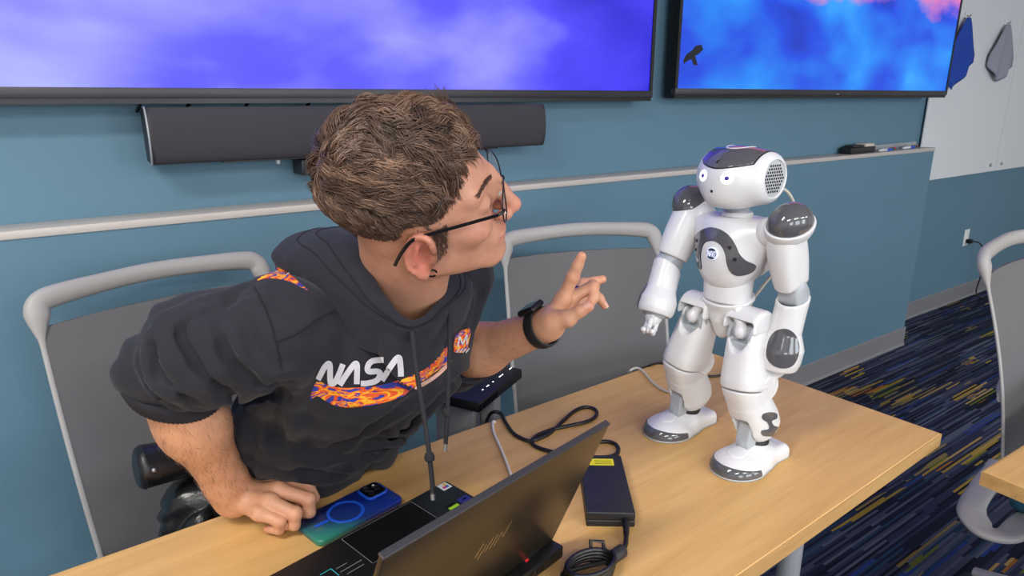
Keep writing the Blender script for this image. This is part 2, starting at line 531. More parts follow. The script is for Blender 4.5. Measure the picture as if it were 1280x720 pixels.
def screen_material(name, stops, pink=None, seed=0.0, strength=1.0, xdir=None):
    """a lit display showing soft clouds"""
    m = bpy.data.materials.new(name); m.use_nodes = True
    nt = m.node_tree; N = nt.nodes; L = nt.links
    b = N['Principled BSDF']; b.inputs['Roughness'].default_value = 0.35; b.inputs['Base Color'].default_value = (0.004, 0.004, 0.008, 1)
    tc = N.new('ShaderNodeTexCoord'); mp = N.new('ShaderNodeMapping')
    mp.inputs['Scale'].default_value = (1.5, 1.0, 2.9); mp.inputs['Location'].default_value = (seed, 0, seed * .7)
    L.new(tc.outputs['Object'], mp.inputs[0])
    n1 = N.new('ShaderNodeTexNoise'); n1.inputs['Scale'].default_value = 1.55; n1.inputs['Detail'].default_value = 5; n1.inputs['Roughness'].default_value = 0.42; n1.inputs['Distortion'].default_value = 0.15
    L.new(mp.outputs[0], n1.inputs['Vector'])
    sp = N.new('ShaderNodeSeparateXYZ'); L.new(tc.outputs['Object'], sp.inputs[0])
    val = n1.outputs['Fac']
    def lin_add(v, src, k, c):
        a = N.new('ShaderNodeMath'); a.operation = 'MULTIPLY_ADD'; a.inputs[1].default_value = k; a.inputs[2].default_value = c
        L.new(src, a.inputs[0])
        s = N.new('ShaderNodeMath'); s.operation = 'ADD'; L.new(v, s.inputs[0]); L.new(a.outputs[0], s.inputs[1])
        return s.outputs[0]
    if xdir:
        val = lin_add(val, sp.outputs[0], xdir[0], xdir[1]); val = lin_add(val, sp.outputs[2], xdir[2], xdir[3])
    r = N.new('ShaderNodeValToRGB'); el = r.color_ramp.elements
    el[0].position = stops[0][0]; el[0].color = lin(stops[0][1]) + (1,)
    el[1].position = stops[1][0]; el[1].color = lin(stops[1][1]) + (1,)
    for p, c in stops[2:]:
        e = el.new(p); e.color = lin(c) + (1,)
    L.new(val, r.inputs[0])
    col = r.outputs[0]
    if pink:
        # a rosy bank of cloud in the upper part of the picture
        n3 = N.new('ShaderNodeTexNoise'); n3.inputs['Scale'].default_value = 2.6; n3.inputs['Detail'].default_value = 5
        L.new(mp.outputs[0], n3.inputs['Vector'])
        a = N.new('ShaderNodeMath'); a.operation = 'MULTIPLY_ADD'; a.inputs[1].default_value = pink[0]; a.inputs[2].default_value = pink[1]
        L.new(sp.outputs[2], a.inputs[0])
        a1 = N.new('ShaderNodeMath'); a1.operation = 'MULTIPLY_ADD'; a1.inputs[1].default_value = pink[2]; a1.inputs[2].default_value = pink[3]
        L.new(sp.outputs[0], a1.inputs[0])
        a2 = N.new('ShaderNodeMath'); a2.operation = 'MULTIPLY_ADD'; a2.inputs[1].default_value = 1.6; L.new(n3.outputs['Fac'], a2.inputs[0]); L.new(a.outputs[0], a2.inputs[2])
        a3_ = N.new('ShaderNodeMath'); a3_.operation = 'ADD'; L.new(a2.outputs[0], a3_.inputs[0]); L.new(a1.outputs[0], a3_.inputs[1])
        r3 = N.new('ShaderNodeValToRGB'); e3 = r3.color_ramp.elements
        e3[0].position = 0.42; e3[0].color = (0, 0, 0, 1); e3[1].position = 0.95; e3[1].color = (1, 1, 1, 1)
        L.new(a3_.outputs[0], r3.inputs[0])
        r4 = N.new('ShaderNodeValToRGB'); e4 = r4.color_ramp.elements
        e4[0].position = 0.3; e4[0].color = lin((190, 110, 200)) + (1,); e4[1].position = 0.65; e4[1].color = lin((255, 130, 150)) + (1,)
        L.new(n1.outputs['Fac'], r4.inputs[0])
        mx = N.new('ShaderNodeMix'); mx.data_type = 'RGBA'
        L.new(r3.outputs[0], mx.inputs[0]); L.new(col, mx.inputs[6]); L.new(r4.outputs[0], mx.inputs[7])
        col = mx.outputs[2]
    L.new(col, b.inputs['Emission Color']); b.inputs['Emission Strength'].default_value = strength
    return m

M_wall = mat('teal_wall_paint', (92, 128, 148), 0.62, noise=(3, 0.03), bump=(260, 0.12, 0.001))
M_wall_w = mat('white_wall_paint', (214, 214, 210), 0.7, bump=(260, 0.1, 0.001))
M_ceil = mat('ceiling_tile_white', (225, 225, 222), 0.85, noise=(90, 0.05))
M_base = mat('grey_vinyl_baseboard', (128, 128, 132), 0.45)
M_ledge = mat('pale_laminate_ledge', (198, 190, 184), 0.4, noise=(40, 0.04))
M_carpet = carpet_material()
M_maple = wood_material('maple_laminate', (224, 181, 116), (203, 157, 94))
M_maple_e = wood_material('maple_edge_band', (206, 164, 106), (182, 138, 84), scale=1.2)
M_black = mat('black_plastic', (20, 20, 23), 0.42, bump=(500, 0.05, 0.0005))
M_blackg = mat('black_gloss', (10, 10, 12), 0.15)
M_dark = mat('charcoal_plastic', (44, 44, 49), 0.5)
M_chrome = mat('brushed_steel', (165, 168, 172), 0.3, 0.9)
M_white = mat('white_plastic', (235, 235, 236), 0.35)
M_silver = mat('silver_paint', (168, 172, 178), 0.4, 0.3)

YW = 1.687      # front of the low wall
YU = 1.777      # upper wall
YR = 1.905      # recessed wall at right
ZL = 1.126      # ledge top
XE = 3.945      # end of the low wall
XU = 3.905      # end of the upper wall
X0, X1, Y0, ZC = -3.0, 7.2, -4.2, 2.75
def struct(o): o['kind'] = 'structure'; return o

# floor, ceiling, walls
struct(box('floor', (X0 - .1, Y0 - .1, -0.1), (X1 + .1, 2.1, 0), M_carpet))
struct(box('ceiling', (X0 - .1, Y0 - .1, ZC), (X1 + .1, 2.1, ZC + .1), M_ceil))
struct(box('wall_recess', (XE - .6, YR, 0), (X1 + .1, YR + .15, ZC), M_wall))
struct(box('wall_low', (X0, YW, 0), (XE, YR + .15, ZL - .018), M_wall))
struct(box('wall_back', (X0, YU, ZL - .018), (XU, YR + .15, ZC), M_wall))
struct(box('trim_1', (X0, YW - .004, ZL - .018), (XE + .004, YU, ZL), M_ledge, bevel=0.0025))
def baseboard(name, pts_, zt=0.112):
    # cove base with a small toe along straight runs
    bm = bmesh.new()
    for (x0, y0, x1, y1, nx, ny) in pts_:
        prof = [(0, 0), (0.012, 0), (0.012, 0.006), (0.006, 0.014), (0.005, zt - .004), (0.003, zt), (0, zt)]
        va = [bm.verts.new((x0 + nx * d, y0 + ny * d, z)) for d, z in prof]
        vb = [bm.verts.new((x1 + nx * d, y1 + ny * d, z)) for d, z in prof]
        n = len(prof)
        for i in range(n):
            bm.faces.new((va[i], va[(i + 1) % n], vb[(i + 1) % n], vb[i]))
        bm.faces.new(va); bm.faces.new(vb[::-1])
    return struct(bm_obj(name, bm, M_base))
baseboard('baseboard_low', [(X0, YW, XE + .012, YW, 0, -1)])
baseboard('baseboard_end', [(XE, YW, XE, YR, 1, 0)])
baseboard('baseboard_recess', [(XE + .012, YR, X1, YR, 0, -1)])
struct(box('wall_left', (X0 - .15, Y0, 0), (X0, 2.05, ZC), M_wall_w))
struct(box('wall_right', (X1, Y0, 0), (X1 + .15, YR, ZC), M_wall_w))
# front wall (behind the photographer) with three windows
def wall_with_windows():
    bm = bmesh.new()
    wins = [(-2.2, -.6), (0.4, 2.0), (3.0, 4.6)]
    z0, z1 = 0.95, 2.35
    xs = [X0] + [v for w_ in wins for v in w_] + [X1]
    for i in range(0, len(xs), 2):
        add_box(bm, (xs[i], Y0 - .15, 0), (xs[i + 1], Y0, ZC))
    for a, b in wins:
        add_box(bm, (a, Y0 - .15, 0), (b, Y0, z0)); add_box(bm, (a, Y0 - .15, z1), (b, Y0, ZC))
    struct(bm_obj('wall_front', bm, M_wall_w))
    Mg = mat('window_glass', (255, 255, 255), 0.02)
    Mg.node_tree.nodes['Principled BSDF'].inputs['Transmission Weight'].default_value = 1.0
    for i, (a, b) in enumerate(wins):
        bm = bmesh.new()
        for lo, hi in (((a, z0), (a + .05, z1)), ((b - .05, z0), (b, z1)), ((a, z0), (b, z0 + .05)), ((a, z1 - .05), (b, z1)), (((a + b) / 2 - .025, z0), ((a + b) / 2 + .025, z1))):
            add_box(bm, (lo[0], Y0 - .10, lo[1]), (hi[0], Y0 - .04, hi[1]))
        wo = struct(bm_obj('window_%d' % (i + 1), bm, M_silver))
        for s in (0, 1):
            xa = a + .05 if s == 0 else (a + b) / 2 + .025; xb = (a + b) / 2 - .025 if s == 0 else b - .05
            box('pane', (xa, Y0 - .073, z0 + .05), (xb, Y0 - .067, z1 - .05), Mg, wo)
        ld = bpy.data.lights.new('window_daylight', 'AREA'); ld.shape = 'RECTANGLE'; ld.size = b - a; ld.size_y = z1 - z0
        ld.energy = WINDOW_POWER; ld.color = (0.86, 0.93, 1.0)
        lo_ = bpy.data.objects.new('window_daylight', ld); COL.objects.link(lo_)
        lo_.location = ((a + b) / 2, Y0 - .02, (z0 + z1) / 2)
        lo_.rotation_euler = (math.pi / 2, 0, 0)
wall_with_windows()

# ceiling light fixtures
PLACE = ['over the robot table, closest to the violet display', 'over the open floor between the robot table and the windows', 'in front of the middle window', 'over the far side of the second table', 'in the corner by the right-hand wall']
M_led = mat('led_diffuser', (255, 255, 255), 0.5, emis=((255, 250, 242), 6.0))
for i, (x, y) in enumerate(PANELS):
    t = thing('ceiling_light', 'long white ceiling light panel ' + PLACE[i], 'ceiling light', (x, y, ZC - .03), 0, 'ceiling lights')
    bm = bmesh.new()
    for lo, hi in (((-.62, -.17), (.62, -.15)), ((-.62, .15), (.62, .17)), ((-.62, -.15), (-.60, .15)), ((.60, -.15), (.62, .15))):
        add_box(bm, (x + lo[0], y + lo[1], ZC - .03), (x + hi[0], y + hi[1], ZC))
    bm_obj('frame', bm, M_white, t)
    box('diffuser', (x - .60, y - .15, ZC - .012), (x + .60, y + .15, ZC - .002), M_led, t)
    ld = bpy.data.lights.new('panel_light', 'AREA'); ld.shape = 'RECTANGLE'; ld.size = 1.18; ld.size_y = .28
    ld.energy = PANEL_POWER; ld.color = (1.0, 0.96, 0.91)
    lo_ = bpy.data.objects.new('panel_light', ld); COL.objects.link(lo_)
    lo_.location = (x, y, ZC - .035); attach(lo_, t)

# ================================================================== displays
M_bezel = mat('display_bezel', (46, 44, 50), 0.4)
M_bez2 = mat('display_bezel_black', (14, 14, 17), 0.35)
def display(name, label, x0, x1, z0, h, screen, yf=1.70):
    t = thing(name, label, 'display', ((x0 + x1) / 2, YU, z0))
    z1 = z0 + h; bz = .014; bb = .034
    box('housing', (x0 + .004, yf + .008, z0), (x1 - .004, YU - .022, z1), M_bez2, t, bevel=.004)
    box('wall_mount', ((x0 + x1) / 2 - .3, YU - .024, z0 + .3), ((x0 + x1) / 2 + .3, YU, z1 - .3), M_dark, t)
    bm = bmesh.new()
    add_box(bm, (x0, yf, z0 + bb), (x0 + bz, yf + .02, z1)); add_box(bm, (x1 - bz, yf, z0 + bb), (x1, yf + .02, z1))
    add_box(bm, (x0 + bz, yf, z1 - bz), (x1 - bz, yf + .02, z1))
    bm_obj('bezel', bm, M_bez2, t)
    box('lower_bezel', (x0, yf - .002, z0 + .012), (x1, yf + .02, z0 + bb), M_bezel, t, bevel=.001)
    box('lower_edge', (x0 + .002, yf + .004, z0), (x1 - .002, yf + .03, z0 + .012), M_bez2, t)
    s = box('screen', (x0 + bz - .002, yf + .004, z0 + bb - .001), (x1 - bz + .002, yf + .012, z1 - bz), None, t)
    s.data.materials.append(screen)
    box('status_light', ((x0 + x1) / 2 - .01, yf - .003, z0 + .014), ((x0 + x1) / 2 + .01, yf, z0 + .018), M_silver, t)
    return t
blue1 = [(0.22, (24, 10, 205)), (0.42, (62, 52, 245)), (0.62, (130, 130, 255)), (0.85, (178, 186, 255))]
blue2 = [(0.2, (6, 10, 140)), (0.42, (14, 70, 220)), (0.6, (24, 130, 240)), (0.8, (60, 180, 252))]
M_scr1 = screen_material('screen_violet_clouds', blue1, None, 1.3, 1.0, (-0.24, 0.22, 0.35, -0.56))
M_scr2 = screen_material('screen_blue_clouds', blue2, (4.4, -8.22, 0.0, 0.0), 4.1, 1.0, None)
TV1 = display('wall_display', 'large wall display showing violet-blue clouds above the sound bar', -0.35, 1.787, 1.374, 1.21, M_scr1)
TV2 = display('wall_display', 'large wall display showing blue sky with pink clouds beside the whiteboard', 1.90, 4.006, 1.383, 1.19, M_scr2)

# dark rock in the picture on the second display (flat print on the screen)
def rock(px):
    scr = [o for o in TV2.children if o.name.startswith('screen')][0]
    pts = [PY(x, y, 1.7035) for x, y in px]
    V = [tuple(p) for p in pts] + [(p[0], p[1] + .0006, p[2]) for p in pts]
    n = len(pts)
    Fc = [tuple(range(n)), tuple(range(2 * n - 1, n - 1, -1))] + [(i, i + n, (i + 1) % n + n, (i + 1) % n) for i in range(n)]
    mesh_obj('picture_rock', V, Fc, mat('picture_black', (14, 14, 30), .35), scr, False, False)
rock([(854, 76), (858, 68), (865, 63), (870, 57), (877, 56), (879, 62), (874, 67), (869, 70), (871, 77), (872, 82), (867, 81), (864, 74), (858, 77), (855, 80)])
# sound bar under the first display
M_fabric_g = mat('speaker_cloth', (62, 60, 66), 0.95, noise=(900, 0.35), bump=(900, 0.4, 0.0006))
sb = thing('sound_bar', 'long charcoal cloth-covered sound bar mounted under the violet display', 'sound bar', (.75, YU, 1.24))
zb0, zb1 = 1.243, 1.367
def soundbar():
    # rounded front section extruded along X
    prof = [(YU - .012, zb0 + .004)]
    yf, yb = 1.672, YU - .012
    for k in range(9):
        a = -math.pi / 2 + math.pi * k / 8
        # bulging front
        prof.append((yf + .018 - .018 * math.cos(a), (zb0 + zb1) / 2 + (zb1 - zb0) / 2 * math.sin(a)))
    prof.append((yb, zb1 - .004))
    xa, xb = .216, 1.293
    n = len(prof)
    V = [(xa, y, z) for y, z in prof] + [(xb, y, z) for y, z in prof]
    Fc = [(i, (i + 1) % n, (i + 1) % n + n, i + n) for i in range(n)]
    Fc += [tuple(range(n - 1, -1, -1)), tuple(range(n, 2 * n))]
    mesh_obj('cloth_body', V, Fc, M_fabric_g, sb, False, True, 40)
    for x0_, x1_ in ((.209, .216), (1.293, 1.300)):
        V = [(x0_, y, z) for y, z in prof] + [(x1_, y, z) for y, z in prof]
        mesh_obj('end_cap', V, Fc, M_dark, sb, False, True, 40)
    tube('end_trim', [(.208, p[0] - .0, p[1]) for p in prof[1:10]], .0022, M_silver, sb, 6)
    box('underside_rail', (.36, 1.70, zb0 - .004), (1.14, 1.74, zb0 + .004), M_blackg, sb)
    lathe('screw', [(.0, 0), (.006, 0), (.006, .012), (0, .012)], (.49, 1.71, zb0 - .014), (0, 0, 1), M_silver, sb, 10)
    for x in (.20, .30, .43, .58):
        tube('bracket_arm', [(x, YU - .03, zb1 - .01), (x + .012, YU - .06, zb1 + .02)], .004, M_blackg, sb, 6)
soundbar()
hb = thing('speaker_box', 'small dark box hanging under the sound bar behind the head', 'speaker box', (.70, YU, 1.20))
box('casing', (.545, 1.70, 1.196), (.86, YU, 1.236), M_dark, hb, bevel=.004)
box('front_strip', (.55, 1.697, 1.198), (.857, 1.7005, 1.234), M_black, hb)
for x in (.60, .81):
    box('hanger', (x - .012, 1.735, 1.232), (x + .012, YU, 1.236), M_black, hb)

# whiteboard on the recessed wall
M_glassb = mat('white_glass_board', (228, 232, 235), 0.06, coat=0.3)
wb = thing('whiteboard', 'white glass whiteboard panels on the recessed wall', 'whiteboard', (5.2, YR, .9))
box('panel', (4.238, YR - .018, .90), (5.348, YR - .012, 2.42), M_glassb, wb)
box('panel', (5.352, YR - .018, .90), (6.6, YR - .012, 2.42), M_glassb, wb)
for x in (4.33, 5.26, 5.44, 6.5):
    for z in (.944, 2.36):
        lathe('standoff', [(.0, 0), (.011, 0), (.011, .024), (.009, .026), (0, .026)], (x, YR - .0006, z), (0, -1, 0), M_chrome, wb, 12)

def hanging_cloth(name, label, mtl, hookx, hookz, wdt, drop, skew):
    hk = thing('magnetic_hook', 'small white magnetic hook holding the ' + ('blue' if 'blue' in label else 'grey') + ' cloth', 'hook', (hookx, YR - .018, hookz))
    lathe('magnet', [(.0, 0), (.018, 0), (.018, .010), (.015, .012), (0, .012)], (hookx, YR - .018, hookz), (0, -1, 0), M_white, hk, 14)
    tube('prong', [(hookx, YR - .030, hookz), (hookx, YR - .045, hookz - .008), (hookx, YR - .052, hookz + .006)], .003, M_chrome, hk, 6)
    V = []; Fc = []
    nu, nv = 14, 14
    for lay in (0, 1):
        for j in range(nv + 1):
            v = j / nv
            half = .018 + (wdt / 2 - .018) * min(1, v * 1.5) ** .8
            for i in range(nu + 1):
                u = i / nu * 2 - 1
                # corner point hanging lowest
                z = hookz - .012 - drop * v * (1 - .28 * abs(u - skew) ** 1.2 * v)
                y = YR - .040 + .012 * math.sin(u * 7 + v * 2) * v - .006 * lay
                V.append((hookx + u * half + skew * .05 * v, y, z))
    n1 = (nu + 1) * (nv + 1)
    for j in range(nv):
        for i in range(nu):
            a = j * (nu + 1) + i
            Fc.append((a, a + 1, a + nu + 2, a + nu + 1)); Fc.append((a + n1, a + nu + 1 + n1, a + nu + 2 + n1, a + 1 + n1))
    rim = [i for i in range(nu + 1)] + [j * (nu + 1) + nu for j in range(1, nv + 1)] + [nv * (nu + 1) + i for i in range(nu - 1, -1, -1)] + [j * (nu + 1) for j in range(nv - 1, 0, -1)]
    for a, b in zip(rim, rim[1:] + rim[:1]): Fc.append((a, a + n1, b + n1, b))
    return tag(mesh_obj(name, V, Fc, mtl, None, False, True), label, 'cloth')
M_cl_b = mat('blue_microfibre', (30, 70, 170), 0.95, bump=(300, .4, .001))
M_cl_g = mat('grey_microfibre', (150, 153, 166), 0.95, bump=(300, .4, .001))
hanging_cloth('cleaning_cloth', 'blue cleaning cloth hanging from a hook on the whiteboard beside the display', M_cl_b, 4.505, 1.835, .36, .40, -.35)
hanging_cloth('cleaning_cloth', 'grey cleaning cloth hanging from a hook on the bare whiteboard', M_cl_g, 5.065, 1.83, .36, .34, 0.0)

# power outlet with plug and lead
ot = thing('wall_outlet', 'white wall outlet low on the recessed wall', 'outlet', (5.14, YR, .46))
box('cover_plate', (5.105, YR - .006, .40), (5.175, YR, .515), M_white, ot, bevel=.002)
for z in (.435, .48):
    box('socket', (5.122, YR - .009, z - .016), (5.158, YR - .005, z + .016), M_white, ot, bevel=.003)
pl = thing('power_plug', 'black plug and lead running from the wall outlet to the floor', 'plug', (5.14, YR - .01, .435))
box('plug_body', (5.122, YR - .045, .422), (5.158, YR - .0095, .450), M_black, pl, bevel=.005)
tube('lead', [(5.15, YR - .04, .436), (5.20, YR - .07, .42), (5.28, YR - .09, .33), (5.33, YR - .07, .18), (5.33, YR - .06, .05), (5.36, YR - .10, .008), (5.6, YR - .12, .006), (5.95, YR - .09, .006)], .0045, M_black, pl, 8, smooth_n=6)

# eraser and marker pens on the ledge
ex0, ex1 = PY(1063, 188, 1.71)[0], PY(1093, 186, 1.71)[0]
er = thing('whiteboard_eraser', 'black whiteboard eraser with pale felt lying on the ledge', 'eraser', ((ex0 + ex1) / 2, 1.735, ZL))
box('grip', (ex0, 1.705, ZL), (ex1, 1.765, ZL + .030), M_black, er, bevel=.004)
box('felt_pad', (ex0 + (ex1 - ex0) * .6, 1.708, ZL + .030), (ex1 - .005, 1.762, ZL + .044), mat('felt', (205, 195, 180), .95), er, bevel=.003)
box('spare_pad', (ex0 + .03, 1.712, ZL + .030), (ex0 + (ex1 - ex0) * .58, 1.760, ZL + .040), M_dark, er, bevel=.003)
M_pen = mat('marker_barrel', (222, 224, 230), .3)
pens = [((36, 80, 215), 'blue'), ((20, 130, 110), 'green'), ((25, 25, 30), 'black'), ((214, 40, 50), 'red')]
for pk, (bx, by) in enumerate(((PY(1096, 187, 1.71)[0] + .004, 1.700), (PY(1129, 184, 1.71)[0] + .012, 1.716))):
    pack = thing('marker_tray', 'clear plastic marker tray ' + ('nearer the eraser' if pk == 0 else 'at the end of the ledge'), 'tray', (bx, by, ZL))
    LM = .222
    Mc = mat('clear_plastic', (205, 212, 218), .15)
    Mc.node_tree.nodes['Principled BSDF'].inputs['Transmission Weight'].default_value = .6
    box('tray_base', (bx - .005, by - .006, ZL), (bx + LM + .012, by + .047, ZL + .002), Mc, pack)
    box('tray_back', (bx - .005, by + .045, ZL), (bx + LM + .012, by + .0475, ZL + .03), Mc, pack)
    for k, (c, nm) in enumerate(pens):
        y = by + .001 + k * .0115
        stag = k * .035
        mk = thing('marker_pen', nm + '-capped marker pen in the tray ' + ('nearer the eraser' if pk == 0 else 'at the end of the ledge'), 'marker', (bx + .06, y, ZL + .002), 0, 'marker pens on the ledge')
        zc = ZL + .0078
        lathe('barrel', [(0, 0), (.005, 0), (.0055, .002), (.0055, .072), (0, .072)], (bx + .002 + stag, y, zc), (1, 0, 0), M_pen, mk, 12)
        lathe('cap', [(0, 0), (.0060, 0), (.0060, .046), (.0050, .050), (0, .050)], (bx + .074 + stag, y, zc), (1, 0, 0), mat('cap_' + nm, c, .35), mk, 12)

# ================================================================== tables
ZT = 0.735
def table(label, corner, rz, length, depth, cx_sign, legs):
    """corner = world XY of local (0,0); top runs along +x*cx_sign and -y"""
    t = thing('training_table', label, 'table', (corner[0], corner[1], 0), rz)
    x0, x1 = (0, length) if cx_sign > 0 else (-length, 0)
    bm = bmesh.new(); add_box(bm, (x0 + .002, -depth + .002, ZT - .0285), (x1 - .002, -.002, ZT), .0012, 1)
    bm_obj('tabletop', bm, M_maple, t, True, True, 30)
    for nm, lo, hi in (('edge_band', (x0, -depth, ZT - .028), (x1, -depth + .002, ZT - .0012)), ('edge_band', (x0, -.002, ZT - .028), (x1, 0, ZT - .0012)),
                       ('edge_band', (x0, -depth + .002, ZT - .028), (x0 + .002, -.002, ZT - .0012)), ('edge_band', (x1 - .002, -depth + .002, ZT - .028), (x1, -.002, ZT - .0012))):
        box(nm, lo, hi, M_maple_e, t, local=True)
    for lx in legs:
        ym = -depth / 2
        for yl in (-depth + .125, -.125):
            V, Fc = tube_data([(lx, yl, ZT - .03), (lx, yl, .06)], .022, 16)
            mesh_obj('leg', V, Fc, M_silver, t, True, True, 50)
        box('foot_bar', (lx - .03, -depth + .04, .03), (lx + .03, -.04, .07), M_silver, t, bevel=.012, local=True)
        box('top_bracket', (lx - .035, -depth + .06, ZT - .048), (lx + .035, -.06, ZT - .0285), M_dark, t, bevel=.003, local=True)
        for yy in (-depth + .07, -.07):
            lathe('caster', [(0, -.011), (.026, -.011), (.029, -.006), (.029, .006), (.026, .011), (0, .011)], (lx, yy, .029), (1, 0, 0), M_black, t, 16, local=True)
    return t
R1 = math.radians(2.3)
TB1 = table('maple-topped training table carrying the white robot and the laptop', (1.387, 1.094), R1, 1.83, .596, -1, (-.30, -1.53))
TB2 = table('second maple-topped training table in front of the teal-seated chair', (1.318, .392), math.radians(-2.0), 1.83, .60, 1, (.30, 1.53))

# ================================================================== chairs
M_cframe = mat('grey_chair_plastic', (166, 164, 163), .45, bump=(300, .05, .0005))
def mesh_fabric():
    m = mat('grey_mesh_fabric', (112, 112, 114), .8)
    nt = m.node_tree; N = nt.nodes; L = nt.links; b = N['Principled BSDF']
    tc = N.new('ShaderNodeTexCoord'); wv = N.new('ShaderNodeTexWave'); wv.bands_direction = 'X'; wv.inputs['Scale'].default_value = 160; wv.inputs['Distortion'].default_value = .3
    wz = N.new('ShaderNodeTexWave'); wz.bands_direction = 'Z'; wz.inputs['Scale'].default_value = 160; wz.inputs['Distortion'].default_value = .3
    L.new(tc.outputs['Object'], wv.inputs[0]); L.new(tc.outputs['Object'], wz.inputs[0])
    mu = N.new('ShaderNodeMath'); mu.operation = 'MULTIPLY'; L.new(wv.outputs['Fac'], mu.inputs[0]); L.new(wz.outputs['Fac'], mu.inputs[1])
    rp = N.new('ShaderNodeValToRGB'); rp.color_ramp.elements[0].color = lin((92, 93, 96)) + (1,); rp.color_ramp.elements[1].color = lin((136, 135, 135)) + (1,)
    L.new(mu.outputs[0], rp.inputs[0]); L.new(rp.outputs[0], b.inputs['Base Color'])
    bp = N.new('ShaderNodeBump'); bp.inputs['Strength'].default_value = .3; bp.inputs['Distance'].default_value = .001
    L.new(mu.outputs[0], bp.inputs['Height']); L.new(bp.outputs[0], b.inputs['Normal'])
    return m
M_mesh = mesh_fabric()
M_teal = mat('teal_seat_cloth', (26, 84, 106), .85, noise=(300, .2), bump=(600, .3, .0008))
ZTOP = 1.03
def back_y(z):            # backrest profile: reclined with a lumbar curve (y is backwards)
    s = (z - .50) / (ZTOP - .50)
    return -.135 + .135 * s + .022 * math.sin(s * math.pi) * -1
def half_w(z):
    s = (z - .50) / (ZTOP - .50)
    return .222 + .008 * math.sin(s * math.pi)
def make_chair(label):
    t = thing('office_chair', label, 'chair', (0, 0, 0), 0)
    # side rails + curved top rail as one loop
    zs = [.47 + (ZTOP - .085 - .47) * k / 10 for k in range(11)]
    left = [(-half_w(z), back_y(z), z) for z in zs]
    zm = ZTOP - .03
    loop = left + [(-half_w(zm) + .002, back_y(zm), zm), (-.212, back_y(ZTOP - .008), ZTOP - .009), (-.18, back_y(ZTOP) + .002, ZTOP), (-.08, back_y(ZTOP) + .014, ZTOP + .006), (0, back_y(ZTOP) + .018, ZTOP + .008)]
    loop = loop + [(-x, y, z) for x, y, z in reversed(loop[:-1])]
    P = catmull(loop, 4)
    n = len(P)
    rad = [(.0052 if p[2] < ZTOP - .075 else .0052 + .0165 * min(1, (p[2] - ZTOP + .075) / .045)) * (1 - .12 * min(1, max(0, (.2 - abs(p[0])) / .1))) for p in P]
    tube('back_frame', P, rad, M_cframe, t, 12, True, flat=(1.0, .62, .85), updir=(0, 1, 0))
    # stretched mesh panel
    nu, nv = 16, 20
    V = []; Fc = []
    z0, z1 = .485, ZTOP - .052
    for lay in (0, 1):
        for j in range(nv + 1):
            z = z0 + (z1 - z0) * j / nv
            for i in range(nu + 1):
                u = i / nu * 2 - 1
                y = back_y(z) + .020 * (1 - u * u) + (.004 if lay else -.002)
                zz = z + .004 * (1 - u * u) * (j / nv)
                V.append((u * (half_w(z) + .001), y, zz))
    n1 = (nu + 1) * (nv + 1)
    for j in range(nv):
        for i in range(nu):
            a = j * (nu + 1) + i
            Fc.append((a, a + 1, a + nu + 2, a + nu + 1)); Fc.append((a + n1, a + nu + 1 + n1, a + nu + 2 + n1, a + 1 + n1))
    rim = [i for i in range(nu + 1)] + [j * (nu + 1) + nu for j in range(1, nv + 1)] + [nv * (nu + 1) + i for i in range(nu - 1, -1, -1)] + [j * (nu + 1) for j in range(nv - 1, 0, -1)]
    for a, b in zip(rim, rim[1:] + rim[:1]): Fc.append((a, a + n1, b + n1, b))
    mesh_obj('back_mesh', V, Fc, M_mesh, t, True, True, 50)
    tube('lower_rail', catmull([(-.222, back_y(.485), .485), (-.1, back_y(.485) + .02, .478), (.1, back_y(.485) + .02, .478), (.222, back_y(.485), .485)], 6), .012, M_cframe, t, 10, True)
    tube('lumbar_bar', catmull([(-.222, back_y(.70) + .008, .70), (-.1, back_y(.70) + .045, .695), (.1, back_y(.70) + .045, .695), (.222, back_y(.70) + .008, .70)], 6), .011, M_cframe, t, 10, True, flat=(.6, 1.5), updir=(0, 0, 1))
    # seat
    bm = bmesh.new(); add_box(bm, (-.235, -.60, .425), (.235, -.155, .485), .028, 4)
    bm_obj('seat', bm, M_teal, t, True, True, 60)
    box('seat_pan', (-.215, -.58, .40), (.215, -.17, .428), M_dark, t, bevel=.01, local=True)
    # side brackets looping from the back rail round to the seat pan
    for s in (-1, 1):
        P = catmull([(s * .215, back_y(.53) + .004, .53), (s * .240, back_y(.52) + .006, .515), (s * .285, back_y(.51) + .01, .495), (s * .345, -.125, .455), (s * .372, -.155, .437), (s * .372, -.185, .430), (s * .34, -.205, .427), (s * .28, -.205, .427), (s * .20, -.205, .42)], 6)
        tube('side_bracket', P, .030, M_cframe, t, 14, True, flat=(1.0, .36, .7), updir=(0, .25, 1))
    # gas column and five-star base
    lathe('gas_column', [(0, .12), (.028, .12), (.028, .25), (.018, .26), (.018, .40), (0, .40)], (0, -.36, 0), (0, 0, 1), M_black, t, 16, local=True)
    for k in range(5):
        a = 2 * math.pi * k / 5 + .3
        dx, dy = math.cos(a), math.sin(a)
        tube('base_arm', [(0, -.36, .125), (dx * .15, -.36 + dy * .15, .11), (dx * .30, -.36 + dy * .30, .072)], [.03, .024, .018], M_cframe, t, 10, True, flat=(1, .7), updir=(0, 0, 1))
        lathe('caster', [(0, -.02), (.024, -.02), (.028, -.012), (.028, .012), (.024, .02), (0, .02)], (dx * .305, -.36 + dy * .305, .028), (-dy, dx, 0), M_black, t, 14, local=True)
    return t
def put(o, x, y, deg):
    o.location = (x, y, 0); o.rotation_euler = (0, 0, math.radians(deg))
CH1 = make_chair('grey mesh-backed office chair the seated man is using'); put(CH1, .168, 1.525, 13.5)
CH2 = copy_tree(CH1); CH2['label'] = 'empty grey mesh-backed office chair behind the raised hand'; put(CH2, 1.186, 1.362, -17.6)
